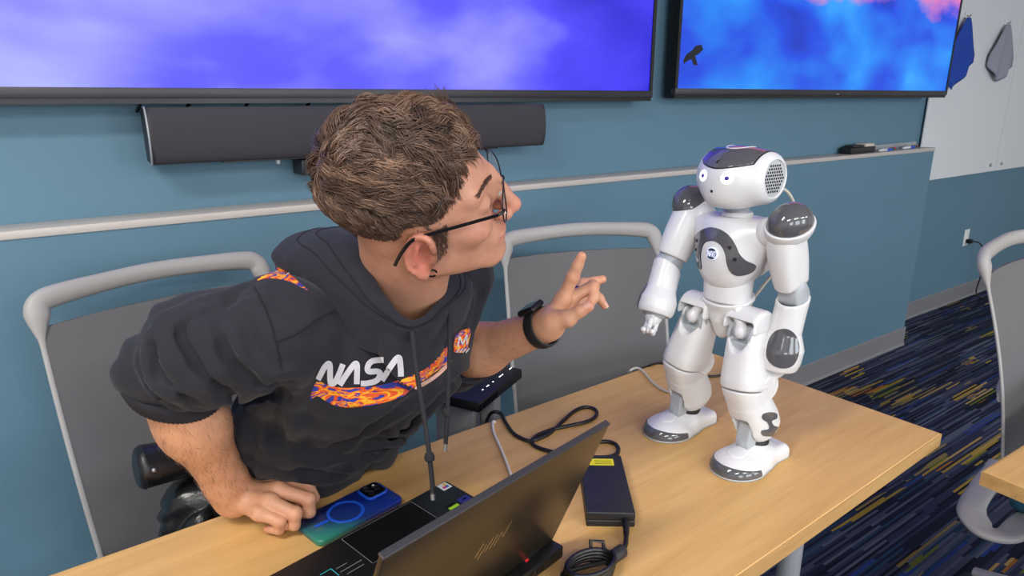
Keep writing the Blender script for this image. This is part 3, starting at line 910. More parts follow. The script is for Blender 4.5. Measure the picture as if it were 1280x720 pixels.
CH3 = copy_tree(CH1); CH3['label'] = 'grey mesh-backed office chair with teal seat tucked under the second table'; put(CH3, 2.022, .628, 0)

# ================================================================== humanoid robot on the table
M_rw = mat('robot_white_shell', (222, 222, 224), .33, coat=.15)
M_rg = mat('robot_grey_joint', (172, 178, 184), .4)
M_rd = mat('robot_dark_gloss', (84, 84, 88), .12, coat=.6, noise=(900, .10))
M_rk = mat('robot_seam_black', (24, 24, 28), .6)
RO = np.array([.995, .7355, ZT])
RB = thing('humanoid_robot', 'white humanoid robot with dark glossy panels standing on the table', 'robot', tuple(RO), math.pi)
def rpart(name, fn, lo, hi, h, m, parent=None):
    o = sdf_obj(name, fn, lo, hi, h, m, parent or RB, True)
    return o
def rlocal(p): return np.array([RO[0] - p[0], RO[1] - p[1], p[2] - RO[2]])
def rworld(p): return np.array([RO[0] - p[0], RO[1] - p[1], p[2] + RO[2]])
def sub_local(o, parent):   # o was built in robot coordinates; hang it under a part that sits at the robot origin
    o.parent = parent; o.matrix_parent_inverse = Matrix.Identity(4); return o

# ---- head
HCz = .520
def f_head(P):
    d = sd_ell(P, (.006, 0, HCz - .002), (.060, .066, .053))
    d = smin(d, sd_cyl(P, (-.012, 0, HCz + .002), (0, 1, 0), .044, .0665, .016), .016)
    d = smin(d, sd_ell(P, (.020, 0, HCz - .028), (.040, .034, .026)), .02)
    d = smax(d, -(P[:, 2] - (HCz - .054)), .01)
    for s in (-1, 1):
        d = smax(d, -sd_cyl(P, (-.012, s * .068, HCz + .002), (0, 1, 0), .0315, .006, .001), .0015)
    return d
HEAD = rpart('head', f_head, (-.075, -.08, .45), (.08, .08, .59), .0016, M_rw)
def crown_edge(P):
    y = P[:, 1]; x = P[:, 0]
    # low on the forehead, swept up over the ears, then down the back of the skull
    front = HCz + .0185 + .9 * np.abs(y) ** 1.55 * 1.0 - .0
    return front - P[:, 2] + np.clip(-(x + .02), 0, 1) * .25
def f_crown(P):
    d = f_head(P) - .0016
    e = crown_edge(P)
    e2 = np.abs(P[:, 1]) - .052
    return smax(smax(d, e, .002), e2, .003)
sub_local(rpart('crown_panel', f_crown, (-.075, -.075, .52), (.08, .075, .59), .0014, M_rd), HEAD)
def f_crown_line(P):
    return smax(f_head(P) - .0008, np.maximum(crown_edge(P) - .0014, np.abs(P[:, 1]) - .0535), .001)
sub_local(rpart('crown_seam', f_crown_line, (-.075, -.075, .515), (.08, .075, .59), .0014, M_rk), HEAD)
# touch button ring on the crown
hb_ = bvh_of([HEAD])
ring = []
for k in range(33):
    a = 2 * math.pi * k / 32
    q = rworld((-.004 + .030 * math.cos(a), .021 * math.sin(a), .62))
    p, nn, i_, t_ = hb_.ray_cast(Vector(q), Vector((0, 0, -1)))
    ring.append(np.array(p) + np.array([0, 0, .0018]))
tube('touch_ring', ring, .0011, M_rw, HEAD, 6)
# eyes
M_eye = mat('eye_led_white', (255, 255, 255), .3, emis=((255, 255, 255), 1.6))
M_pup = mat('eye_violet', (70, 45, 130), .2, emis=((90, 60, 190), .25))
for s in (-1, 1):
    c = (.05, s * .0245, HCz + .004)
    fe = lambda P, s=s, c=c: smax(f_head(P) - .0012, np.hypot(P[:, 1] - c[1], P[:, 2] - c[2]) - .0098 + (P[:, 0] < .02) * 1.0, .001)
    e = sub_local(rpart('eye', fe, (.03, s * .0245 - .014, HCz - .012), (.075, s * .0245 + .014, HCz + .02), .0011, M_eye), HEAD)
    fp = lambda P, s=s, c=c: smax(f_head(P) - .0022, np.hypot(P[:, 1] - c[1] - .001, P[:, 2] - c[2]) - .0037 + (P[:, 0] < .02) * 1.0, .001)
    sub_local(rpart('pupil', fp, (.03, s * .0245 - .008, HCz - .006), (.078, s * .0245 + .008, HCz + .012), .0008, M_pup), HEAD)
fm = lambda P: smax(f_head(P) - .0009, np.hypot(P[:, 1], P[:, 2] - (HCz - .020)) - .0026 + (P[:, 0] < .02) * 1.0, .0006)
sub_local(rpart('mouth_camera', fm, (.04, -.006, HCz - .028), (.08, .006, HCz - .012), .0007, M_rk), HEAD)
fm2 = lambda P: smax(f_head(P) - .0024, np.hypot(P[:, 1], P[:, 2] - (HCz + .0295)) - .0026 + (P[:, 0] < .02) * 1.0, .0006)
sub_local(rpart('forehead_camera', fm2, (.03, -.006, HCz + .02), (.08, .006, HCz + .04), .0007, M_rk), HEAD)
# ear speakers with hexagonal perforation
for s in (-1, 1):
    g = lathe('ear_speaker', [(0, 0), (.0312, 0), (.0312, .0022), (.029, .0030), (0, .0030)], (-.012, s * .0612, HCz + .002), (0, s, 0), mat('speaker_plate', (186, 188, 192), .4), None, 32)
    g.parent = HEAD
    parts = []
    for i in range(-6, 7):
        for j in range(-6, 7):
            u = (i + .5 * (j % 2)) * .0062; v = j * .0054
            if math.hypot(u, v) > .0268: continue
            parts.append(lathe_data([(.0023, 0), (.0023, .0004)], (-.012 + u, s * (.0642), HCz + .002 + v), (0, s, 0), 6))
    V, Fc = join_data(parts)
    hsl = mesh_obj('perforation', V, Fc, M_rk, None, True, False); hsl.parent = g
    hsl['kind'] = 'stuff'

# ---- neck
lathe('neck', [(0, .444), (.024, .444), (.025, .452), (.021, .455), (.0205, .470), (0, .474)], (-.008, 0, 0), (0, 0, 1), M_rg, None, 28).parent = RB
lathe('neck_collar', [(0, .452), (.0275, .452), (.028, .456), (.026, .459), (0, .459)], (-.008, 0, 0), (0, 0, 1), M_rw, None, 28).parent = RB

# ---- torso
def f_torso(P):
    d = sd_ell(P, (-.004, 0, .400), (.052, .068, .060))
    d = smin(d, sd_ell(P, (.008, 0, .375), (.045, .055, .062)), .02)
    d = smin(d, sd_cap(P, (-.010, -.058, .430), (-.010, .058, .430), .027), .03)
    d = smin(d, sd_box(P, (-.035, 0, .395), (.030, .046, .055), .02), .02)
    d = smax(d, P[:, 2] - .452, .012)
    d = smax(d, (.318 + 1.6 * np.abs(P[:, 1]) ** 1.5 - P[:, 2]), .004)
    return d
TORSO = rpart('torso', f_torso, (-.08, -.10, .30), (.07, .10, .47), .0018, M_rw)
def f_waist(P):
    q = P.copy(); q[:, 0] = (q[:, 0] + .002) / .84
    d = sd_cap(q, (0, 0, .345), (0, 0, .300), .047, .0445)
    d = smax(d, P[:, 2] - .36, .003); d = smax(d, .298 - P[:, 2], .003)
    return d * .9
rpart('waist', f_waist, (-.06, -.06, .28), (.06, .06, .37), .0018, M_rw)
def f_pelvis(P):
    q = P.copy(); q[:, 0] = (q[:, 0] + .002) / .86
    d = sd_cap(q, (0, 0, .303), (0, 0, .252), .0515, .020)
    d = smax(d, P[:, 2] - .303 + .25 * P[:, 0], .004)
    for s in (-1, 1):
        d = smax(d, -sd_cyl(P, (0, s * .062, .262), (1, 0, 0), .030, .2, 0), .006)
    d = smin(d, sd_cap(P, (.006, 0, .262), (.0, 0, .236), .021, .014), .012)
    return d * .9
rpart('pelvis', f_pelvis, (-.065, -.065, .20), (.065, .065, .325), .0018, M_rw)
sub_local(rpart('battery_back', lambda P: sd_box(P, (-.058, 0, .39), (.018, .04, .045), .012), (-.09, -.05, .33), (-.03, .05, .45), .002, M_rw), TORSO)
tb = cam_hit(bvh_of([TORSO]))
chest_poly = [(873, 333), (868, 318), (867, 303), (873, 291), (886, 285), (899, 287), (911, 295), (919, 307), (924, 318), (932, 326), (944, 332), (941, 339), (932, 343), (921, 344), (913, 339), (909, 329), (907, 317), (902, 307), (893, 301), (883, 302), (878, 309), (876, 321), (877, 335)]
cp = decal('chest_panel', chest_poly, tb, .0016, M_rd, TORSO, 3.0, 4)
rim_poly = [(p[0] + (p[0] - 900) * 0, p[1]) for p in chest_poly]
rp_ = []
for (x, y) in catmull(chest_poly, 4, True):
    h_ = tb(x, y)
    if h_ is not None: rp_.append(h_[0] + h_[1] * .0006)
V, Fc = tube_data(rp_ + [rp_[0]], .0009, 5)
mesh_obj('panel_seam', V, Fc, M_rk, TORSO)
# chest button
Cc = tb(890.5, 317)
cn = Cc[1]
M_btn = mat('button_navy', (44, 56, 78), .3); M_ring = mat('button_ring_lit', (225, 232, 255), .3, emis=((225, 232, 255), .35))
btn = lathe('chest_button', [(0, -.004), (.0112, -.004), (.0112, .0016), (.0104, .0022), (0, .0022)], Cc[0], cn, M_ring, TORSO, 30)
lathe('button_face', [(0, 0), (.0097, 0), (.0097, .0030), (0, .0030)], Cc[0], cn, M_btn, btn, 30)
for (x, y) in ((912.5, 309.5), (918.5, 324)):
    h_ = tb(x, y)
    sn = lathe('sonar_sensor', [(0, -.002), (.0034, -.002), (.0034, .0026), (.0022, .0030), (.0020, .0022), (0, .0022)], h_[0], h_[1], M_rk, TORSO, 16)
for (x, y) in ((872, 301), (871, 312)):
    h_ = tb(x, y)
    if h_ is not None:
        lathe('sonar_sensor', [(0, -.002), (.0030, -.002), (.0030, .0026), (0, .0028)], h_[0], h_[1], M_rk, TORSO, 16)
# lettering on the button
up_ = np.array([0, 0, 1.0]); ex = np.cross(up_, cn); ex /= np.linalg.norm(ex); ey = np.cross(cn, ex)
def strokes(name, segs, org, ex, ey, en, scale, wd, th, m, parent):
    parts = []
    for (x0_, y0_, x1_, y1_) in segs:
        a = org + (ex * x0_ + ey * y0_) * scale; b = org + (ex * x1_ + ey * y1_) * scale
        d = (b - a) / np.linalg.norm(b - a); s = np.cross(en, d) * wd
        a = a - d * wd * .6; b = b + d * wd * .6
        V = [a - s, a + s, b + s, b - s]; V = V + [v + en * th for v in V]
        parts.append((V, [(0, 1, 2, 3), (7, 6, 5, 4), (0, 4, 5, 1), (1, 5, 6, 2), (2, 6, 7, 3), (3, 7, 4, 0)]))
    V, Fc = join_data(parts)
    return mesh_obj(name, V, Fc, m, parent, False, False)
nao = [(-.62, -.4, -.62, .4), (-.62, .4, -.30, -.4), (-.30, -.4, -.30, .4), (-.14, -.4, -.14, .1), (-.14, .1, .04, .4), (.04, .4, .16, .1), (.16, .1, .16, -.4), (-.14, -.1, .16, -.1),
       (.34, -.4, .34, .4), (.34, .4, .62, .4), (.62, .4, .62, -.4), (.62, -.4, .34, -.4)]
strokes('lettering', nao, Cc[0] + cn * .0030, ex, ey, cn, .0122, .00062, .0006, M_ring, btn)

# ---- arms
def frame_from(d, fwd):
    d = np.array(d, float); d /= np.linalg.norm(d)
    x = np.array(fwd, float) - d * np.dot(fwd, d); x /= np.linalg.norm(x)
    return np.stack([x, np.cross(d, x), d], 1)
def arm(s, S, E, W, guard_r):
    S, E, W = map(np.array, (S, E, W))
    side = 'left' if s > 0 else 'right'
    # shoulder ball
    rpart('shoulder_joint', lambda P: sd_ell(P, (S[0], S[1] - s * .026, S[2] - .012), (.026, .024, .026)), S - .07, S + .07, .002, M_rw)
    R_ = frame_from(E - S, (1, 0, 0))
    L_ = np.linalg.norm(E - S)
    def f_up(P):
        d = sd_ell(P, S + (E - S) * .42, (.0325, .0295, .078), R_)
        d = smin(d, sd_cap(P, S + (E - S) * .15, S + (E - S) * .86, .0275, .0265), .02)
        d = smax(d, plane(P, S + (E - S) * .86, E - S), .004)
        # oval relief on the outside
        d = smax(d, plane(P, S + np.array([0, s * .031, 0]), (0, s, -.05)), .012)
        return d
    rpart('upper_arm', f_up, np.minimum(S, E) - .06, np.maximum(S, E) + .06, .0018, M_rw)
    # pauldron: dark dome with a white rim
    C = S + np.array([-.004, s * .006, .006])
    Rp = frame_from(np.array([0, s * .42, .9]), (1, 0, 0))
    pb = lambda P: sd_ell(P, C, (.043, .033, .038), Rp)
    lower = lambda P: plane(P, C + np.array([0, s * .004, -.002]), np.array([-.42, -s * .30, -.9]))
    def f_rim(P):
        d = np.maximum(pb(P) - .0035, -(pb(P) + .004))
        lw = lower(P)
        return smax(smax(d, lw - .018 - .25 * np.abs(P[:, 0] - C[0]), .004), -(lw + .003), .002)
    rim = rpart('shoulder_rim', f_rim, C - .07, C + .07, .0016, M_rw)
    def f_pad(P):
        d = np.maximum(pb(P), -(pb(P) + .008))
        return smax(d, lower(P) + .0008, .002)
    rpart('shoulder_pad', f_pad, C - .07, C + .07, .0016, M_rd)
    # elbow joint
    rpart('elbow_joint', lambda P: smin(sd_cyl(P, E, np.cross(E - S, (1, 0, .3)), .0205, .019, .004), sd_cap(P, E, S + (E - S) * .85, .020, .022), .008), E - .05, E + .05, .0018, M_rg)
    # forearm shell: open cuff, narrow wrist, flared hand guard
    Rf = frame_from(W - E, (1, 0, 0))
    def f_fore(P):
        q = (P - a3(E)) @ a3(Rf); L2 = np.linalg.norm(W - E)
        t = np.clip(q[:, 2] / L2, -.3, 1.3)
        rad = np.interp(t, [-.2, 0, .25, .5, .72, .9, 1.1], [.0262, .0268, .0265, .0268, guard_r, guard_r * .98, guard_r * .8])
        rr = np.hypot(q[:, 0] / 1.08, q[:, 1])
        d = (rr - rad) * .85
        d = np.maximum(d, -(rr - rad + .005) * .85)     # hollow
        d = smax(d, q[:, 2] - L2 * 1.02 - .20 * q[:, 0] * (1 if s > 0 else -1) * 0, .006)
        d = smax(d, -(q[:, 2] - .004 - .42 * q[:, 0] * s), .004)
        return d
    lo_, hi_ = np.minimum(E, W) - .06, np.maximum(E, W) + .06
    FA = rpart('forearm', f_fore, lo_, hi_, .0018, M_rw)
    if s < 0:
        oc_ = E + (W - E) * .74 + np.array([.012, s * .034, .004])
        def f_pan(P):
            q = (P - a3(E)) @ a3(Rf); t = np.clip(q[:, 2] / np.linalg.norm(W - E), -.3, 1.3)
            rad = np.interp(t, [-.2, 0, .25, .5, .72, .9, 1.1], [.0262, .0268, .0265, .0268, guard_r, guard_r * .98, guard_r * .8])
            rr = np.hypot(q[:, 0] / 1.08, q[:, 1])
            d = np.maximum((rr - rad) * .85 - .0016, -((rr - rad) * .85 + .003))
            d = smax(d, sd_ell(P, oc_, (.027, .030, .030)), .003)
            return smax(d, q[:, 2] - np.linalg.norm(W - E) * 1.0, .003)
        sub_local(rpart('forearm_panel', f_pan, lo_, hi_, .0016, M_rd), FA)
    # inner filling so that the guard is not an empty pipe
    rpart('wrist_core', lambda P: sd_cap(P, E + (W - E) * .35, E + (W - E) * .86, .018, .026), lo_, hi_, .0025, M_rg)
    # hand with palm, two fingers and thumb
    d = (W - E) / np.linalg.norm(W - E)
    palmc = W + d * .004
    inn = np.array([.75, -s * .45, 0]); inn = inn - d * inn.dot(d); inn /= np.linalg.norm(inn)
    lat = np.cross(d, inn)
    hand = rpart('hand', lambda P: smin(sd_ell(P, palmc, (.017, .015, .018)), sd_cap(P, palmc, palmc + d * .012 + inn * .008, .011, .008), .01), palmc - .04, palmc + .04, .0018, M_rw)
    def chain(base, dirs, lens, r):
        pts = [np.array(base)]
        for dd, l in zip(dirs, lens):
            dd = np.array(dd); pts.append(pts[-1] + dd / np.linalg.norm(dd) * l)
        def f(P):
            o = None
            for i in range(len(pts) - 1):
                c = sd_cap(P, pts[i], pts[i + 1], r * (1 - .08 * i), r * (1 - .08 * (i + 1)))
                k = np.linalg.norm(P - a3(pts[i + 1]), axis=1) - r * 1.06
                c = smin(c, k, .0015)
                o = c if o is None else smin(o, c, .001)
            return o
        lo_ = np.min(pts, axis=0) - .012; hi_ = np.max(pts, axis=0) + .012
        return sub_local(rpart('finger', f, lo_, hi_, .0011, M_rw), hand)
    for k in (-1, 1):
        chain(palmc + d * .012 + lat * k * .0085 + inn * .002, [d + inn * .35, d * .7 + inn * .9, -d * .15 + inn * 1.0], [.014, .013, .012], .0048)
    chain(palmc + inn * .014 + d * .002, [inn * .6 + d * .6, d * 1.0 + inn * .2, d * .8 - inn * .3], [.012, .012, .010], .0048)
    return FA
LFA = arm(1, (-.002, .100, .446), (-.040, .108, .324), (-.030, .098, .192), .0375)
RFA = arm(-1, (-.010, -.100, .450), (.040, -.108, .346), (.082, -.096, .258), .034)
# dark panels on the forearms
lh_ = cam_hit(bvh_of([LFA]))
lp = decal('forearm_panel', [(963, 422), (971, 413), (983, 411), (993, 417), (998, 430), (997, 445), (990, 457), (978, 460), (966, 456), (959, 447), (959, 434)], lh_, .0016, M_rd, LFA, 3, 4)
rh_ = cam_hit(bvh_of([RFA]))
ctr = rworld((.082, -.13, .285))

# ---- legs
def unit_(v): return np.array(v) / np.linalg.norm(v)
def leg(s, Hp, K, A, foot):
    Hp, K, A, foot = map(np.array, (Hp, K, A, foot))
    Rt = frame_from(K - Hp, (1, 0, 0))
    L1 = np.linalg.norm(K - Hp)
    def f_thigh(P):
        q = (P - a3(Hp)) @ a3(Rt)
        t = np.clip(q[:, 2] / L1, -.2, 1.1)
        hx = np.interp(t, [-.2, .1, .5, .85, 1.05], [.028, .033, .039, .044, .043])
        hy = np.interp(t, [-.2, .1, .5, .85, 1.05], [.031, .034, .036, .038, .037])
        qq = np.stack([q[:, 0] / hx, q[:, 1] / hy], 1)
        n = 2.8
        rr = (np.abs(qq[:, 0]) ** n + np.abs(qq[:, 1]) ** n) ** (1 / n)
        d = (rr - 1) * .034
        d = smax(d, q[:, 2] - L1 * 1.0, .005); d = smax(d, -(q[:, 2] + .012), .012)
        # scooped opening at the front of the hip
        d = smax(d, -sd_ell(q, (.040, 0, .000), (.030, .021, .038)), .005)
        d = smax(d, -sd_cap(q, (.006, 0, -.03), (.02, 0, .012), .021, .020), .005)
        return d * .85
    TH = rpart('thigh', f_thigh, np.minimum(Hp, K) - .07, np.maximum(Hp, K) + .07, .0018, M_rw)
    # hip mechanism
    hc = Hp + np.array([.010, 0, -.002])
    rpart('hip_joint', lambda P: smin(sd_cyl(P, hc + np.array([-.006, 0, 0]), (0, 1, 0), .019, .030, .003), sd_box(P, hc + np.array([.004, 0, -.022]), (.016, .020, .008), .003), .004), hc - .05, hc + .05, .0016, M_rg)
    rpart('hip_knuckle', lambda P: smin(sd_ell(P, hc + np.array([.014, 0, .004]), (.0125, .0115, .013)), sd_cap(P, hc + np.array([.012, 0, .010]), hc + np.array([.002, -s * .022, .042]), .0085, .012), .006), hc - .06, hc + .07, .0016, M_rw)
    rpart('hip_yoke', lambda P: smax(smax(sd_cyl(P, hc + np.array([-.008, -s * .001, .012]), (0, 1, 0), .034, .034, .008), -sd_cyl(P, hc + np.array([.010, 0, .002]), (0, 1, 0), .027, .028, .004), .004), -(P[:, 2] - hc[2] - .006), .004), hc - .06, hc + .06, .0018, M_rw)
    for y_ in (-.024, .024):
        lathe('hip_disc', [(0, -.003), (.017, -.003), (.018, 0), (.017, .003), (0, .003)], hc + np.array([.004, y_ * .9, -.006]), (0, 1, 0), M_rg, None, 22).parent = RB
    # knee core (dark gap between the shells)
    rpart('knee_core', lambda P: sd_cap(P, K + (Hp - K) * .12, K + (A - K) * .10, .028, .027), K - .06, K + .06, .0025, M_rk)
    lathe('knee_cap', [(0, -.036), (.022, -.036), (.025, -.032), (.025, .032), (.022, .036), (0, .036)], K + np.array([-.022, 0, .006]), (0, 1, 0), M_rw, None, 26).parent = RB
    Rs = frame_from(A - K, (1, 0, 0)); L2 = np.linalg.norm(A - K)
    def f_shin(P):
        q = (P - a3(K)) @ a3(Rs)
        t = np.clip(q[:, 2] / L2, 0, 1.1)
        cx = np.interp(t, [0, .3, .7, 1.1], [0, -.002, -.012, -.014])
        hx = np.interp(t, [0, .25, .6, .85, 1.1], [.041, .039, .042, .041, .027])
        hy = np.interp(t, [0, .25, .6, .85, 1.1], [.036, .034, .036, .036, .026])
        n = 2.5
        rr = (np.abs((q[:, 0] - cx) / hx) ** n + np.abs(q[:, 1] / hy) ** n) ** (1 / n)
        d = (rr - 1) * .033
        d = smax(d, -plane(P, K + unit_(K - Hp) * .0022, K - Hp), .003); d = smax(d, q[:, 2] - L2 * 1.10, .016)
        d = smax(d, -sd_box(q, (.036, 0, L2 * .85), (.020, .0155, .036), .004), .004)
        return d * .85
    SH = rpart('shin', f_shin, np.minimum(K, A) - .06, np.maximum(K, A) + .06, .0018, M_rw)
    # ankle bracket
    ac = A + np.array([.022, 0, .004])
    br = rpart('ankle_bracket', lambda P: smin(sd_box(P, ac + np.array([.000, 0, .012]), (.013, .0140, .026), .004, frame_from((-.16, 0, 1), (1, 0, 0))), sd_cyl(P, ac + np.array([.004, 0, -.014]), (1, 0, 0), .0135, .012, .003), .003), ac - .05, ac + .06, .0016, M_rg)
    lathe('bracket_disc', [(0, 0), (.0088, 0), (.0088, .0012), (.0078, .0018), (0, .0018)], ac + np.array([.0158, 0, -.012]), (1, 0, -.05), M_rg, None, 22).parent = RB
    rpart('ankle_boot', lambda P: sd_ell(P, A + np.array([-.006, 0, -.014]), (.027, .022, .014)), A - .05, A + .05, .002, M_rk)
    # foot
    def f_foot(P):
        q = P - a3(foot)
        d = sd_ell(q, (.030, 0, .004), (.056, .047, .032))
        d = smin(d, sd_box(q, (-.045, 0, .010), (.040, .034, .017), .014), .028)
        d = smin(d, sd_ell(q, (-.010, 0, .016), (.045, .030, .026)), .014)
        d = smax(d, -q[:, 2], .003)
        return d
    FT = rpart('foot', f_foot, foot + np.array([-.11, -.07, -.01]), foot + np.array([.11, .07, .06]), .0018, M_rw)
    def f_bump(P):
        q = P - a3(foot)
        d = f_foot(P) - .0013
        zt = .022 - .25 * np.maximum(0, .075 - q[:, 0]) * .55
        d = smax(d, q[:, 2] - zt, .002); d = smax(d, .004 - q[:, 2], .002)
        return smax(d, .024 - q[:, 0], .004)
    sub_local(rpart('toe_bumper', f_bump, foot + np.array([.0, -.07, -.01]), foot + np.array([.11, .07, .05]), .0015, M_rd), FT)
    f_sole = lambda P: smax(smax(f_foot(P) - .0012, P[:, 2] - foot[2] - .0045, .001), -(P[:, 2] - foot[2] - .0002), .0005)
    sub_local(rpart('sole', f_sole, foot + np.array([-.11, -.07, -.006]), foot + np.array([.11, .07, .02]), .0015, M_rg), FT)
    f_disc = lambda P: smax(f_foot(P) - .0016, np.hypot(P[:, 0] - foot[0] - .040, P[:, 1] - foot[1]) - .0175 + (P[:, 2] < foot[2] + .012) * 1.0, .002)
    sub_local(rpart('foot_disc', f_disc, foot + np.array([.01, -.03, .01]), foot + np.array([.075, .03, .055]), .0014, M_rw), FT)
    return SH, TH
LSH, LTH = leg(1, (-.002, .054, .252), (.012, .068, .150), (-.014, .079, .052), (.000, .082, 0))
RSH, RTH = leg(-1, (-.002, -.054, .252), (.014, -.072, .150), (-.014, -.082, .052), (.000, -.086, 0))
sh_ = cam_hit(bvh_of([LSH]))
decal('shin_emblem', [(953, 518), (962, 515), (970, 517), (970, 523), (964, 526), (967, 532), (977, 534), (980, 540), (974, 548), (964, 545), (953, 544), (952, 538), (961, 536), (959, 528), (953, 524)], sh_, .0018, M_rd, LSH, 2.2, 3)

# ================================================================== the seated man
O_h = np.array([.3649, .7188, 1.2748])
R_h = np.array([[.8701, -.4661, .1611], [.3519, .8075, .4675], [-.3484, -.3500, .8665]]).T   # columns: forward, left, up of the head
def to_head(P): return (P - a3(O_h)) @ a3(R_h)
def head_w(q): return O_h + R_h @ np.array(q, float)
NB = np.array([.400, .845, 1.125])                # base of the neck
PV = np.array([.345, 1.205, .625])                # pelvis
RS = PT(350, 412, .88); LS = PT(572, 345, 1.06)   # shoulders
RE = PT(204, 463, .89); LE = PT(566, 450, 1.24)  # elbows
RW = PZ(293, 620, .780); LW = PT(684, 407, 1.05)  # wrists
man = thing('person', 'seated man in a black printed hoodie leaning on the table and pointing one finger up', 'person', (.33, 1.15, 0))

# ---- right hand resting on the table, left hand raised (joint positions in world space)
RH = {
    'index': [PZ(350, 600, .788), PZ(384, 605, .780), PZ(392, 622, .757), PZ(374, 628, .7465)],
    'middle': [PZ(346, 612, .792), PZ(386, 624, .779), PZ(387, 640, .757), PZ(368, 643, .7465)],
    'ring': [PZ(337, 627, .788), PZ(369, 642, .775), PZ(368, 656, .756), PZ(350, 657, .7465)],
    'pinky': [PZ(324, 641, .779), PZ(350, 652, .768), PZ(349, 662, .753), PZ(335, 661, .7460)],
    'thumb': [PZ(316, 604, .772), PZ(336, 599, .764), PZ(354, 602, .755), PZ(366, 608, .749)],
}
LH = {
    'index': [PT(704, 373, 1.045), PT(716, 346, 1.03), PT(722, 332, 1.022), PT(727, 320.5, 1.015)],
    'middle': [PT(712, 373, 1.065), PT(741, 358, 1.065), PT(743, 371, 1.055), PT(737, 381, 1.05)],
    'ring': [PT(714, 378, 1.085), PT(729, 355, 1.10), PT(743, 352, 1.10), PT(753, 349, 1.10)],
    'pinky': [PT(714, 385, 1.10), PT(740, 362, 1.12), PT(750, 373, 1.12), PT(755, 382, 1.12)],
    'thumb': [PT(690, 402, 1.03), PT(710, 398, 1.02), PT(725, 389, 1.012), PT(736, 383, 1.008)],
}
FR = {'index': .0098, 'middle': .0098, 'ring': .0093, 'pinky': .0082, 'thumb': .0112}
def f_hand(P, W, H, elbow, relax):
    d = None
    for nm, pts in H.items():
        r = FR[nm] * (1.10 if H is RH else 1.0)
        o = None
        for i in range(3):
            c = sd_cap(P, pts[i], pts[i + 1], r * (1.06 - .10 * i), r * (1.0 - .10 * i - (.06 if i == 2 else 0)))
            o = c if o is None else smin(o, c, .003)
        for i in (0, 1):       # knuckle thickening
            o = smin(o, np.linalg.norm(P - a3(pts[i + (0 if i == 0 else 0)]), axis=1) - r * (1.12 if i == 0 else 1.04), .004)
        d = o if d is None else smin(d, o, .0022)
        if nm != 'thumb':
            m_ = W + (pts[0] - W) * .25
            d = smin(d, sd_cap(P, m_, pts[0], .0165, r * 1.22), .009)
        else:
            d = smin(d, sd_cap(P, W + (pts[0] - W) * .4, pts[0], .017, .0145), .012)
            d = smin(d, sd_cap(P, pts[0], pts[1], .0145, .0115), .008)
    return d
def f_rarm(P):
    mid = RE + (RW - RE) * .38
    d = sd_cap(P, RE, mid, .0475, .0415)
    d = smin(d, sd_cap(P, mid, RW, .0415, .0290), .04)
    d = smin(d, sd_cap(P, RW + (RW - RE) * -.14, RW, .029, .028), .02)
    h = f_hand(P, RW, RH, RE, 0)
    return smin(d, h, .014)
def f_larm(P):
    mid = LE + (LW - LE) * .35
    d = sd_cap(P, LE, mid, .041, .0415)
    d = smin(d, sd_cap(P, mid, LW, .0405, .0262), .03)
    h = f_hand(P, LW, LH, LE, 0)
    return smin(d, h, .014)
EAR = {}
def ear_sdf(q, s):
    # q in head space; helix ring, concha bowl and lobe
    c = np.array([-.006, s * .0735, -.026])
    Re = np.stack([np.array([.93, s * .30, -.22]), np.array([-s * .30, .95, 0]) * 1.0, np.array([.22, 0, .97])], 1)
    Re[:, 0] /= np.linalg.norm(Re[:, 0]); Re[:, 2] -= Re[:, 0] * Re[:, 2].dot(Re[:, 0]); Re[:, 2] /= np.linalg.norm(Re[:, 2]); Re[:, 1] = np.cross(Re[:, 2], Re[:, 0])
    e = (q - a3(c)) @ a3(Re)
    e[:, 1] *= s
    d = sd_ell(e, (0, 0, 0), (.0185, .0065, .031))
    d = smax(d, -sd_ell(e, (.003, .008, .002), (.0115, .0085, .019)), .004)
    pts = []
    for k in range(15):
        a = math.radians(-55 + 265 * k / 14)
        pts.append((-.0165 * math.sin(a + .0) * 1.0, .0035, .0275 * math.cos(a) * 1.02))
    pts = [(.016 * math.cos(math.radians(20 + 225 * k / 12)) * 1.0, .0035 + .001 * k / 12, .028 * math.sin(math.radians(20 + 225 * k / 12))) for k in range(13)]
    for a, b in zip(pts[:-1], pts[1:]):
        d = smin(d, sd_cap(e, a, b, .0036), .0025)
    d = smin(d, sd_ell(e, (.003, .002, -.029), (.009, .0055, .0095)), .005)
    d = smin(d, sd_ell(e, (.0145, .002, -.004), (.004, .004, .007)), .004)     # tragus
    d = smin(d, sd_cap(e, (-.004, .004, .012), (-.006, .004, -.014), .003), .003)
    return d
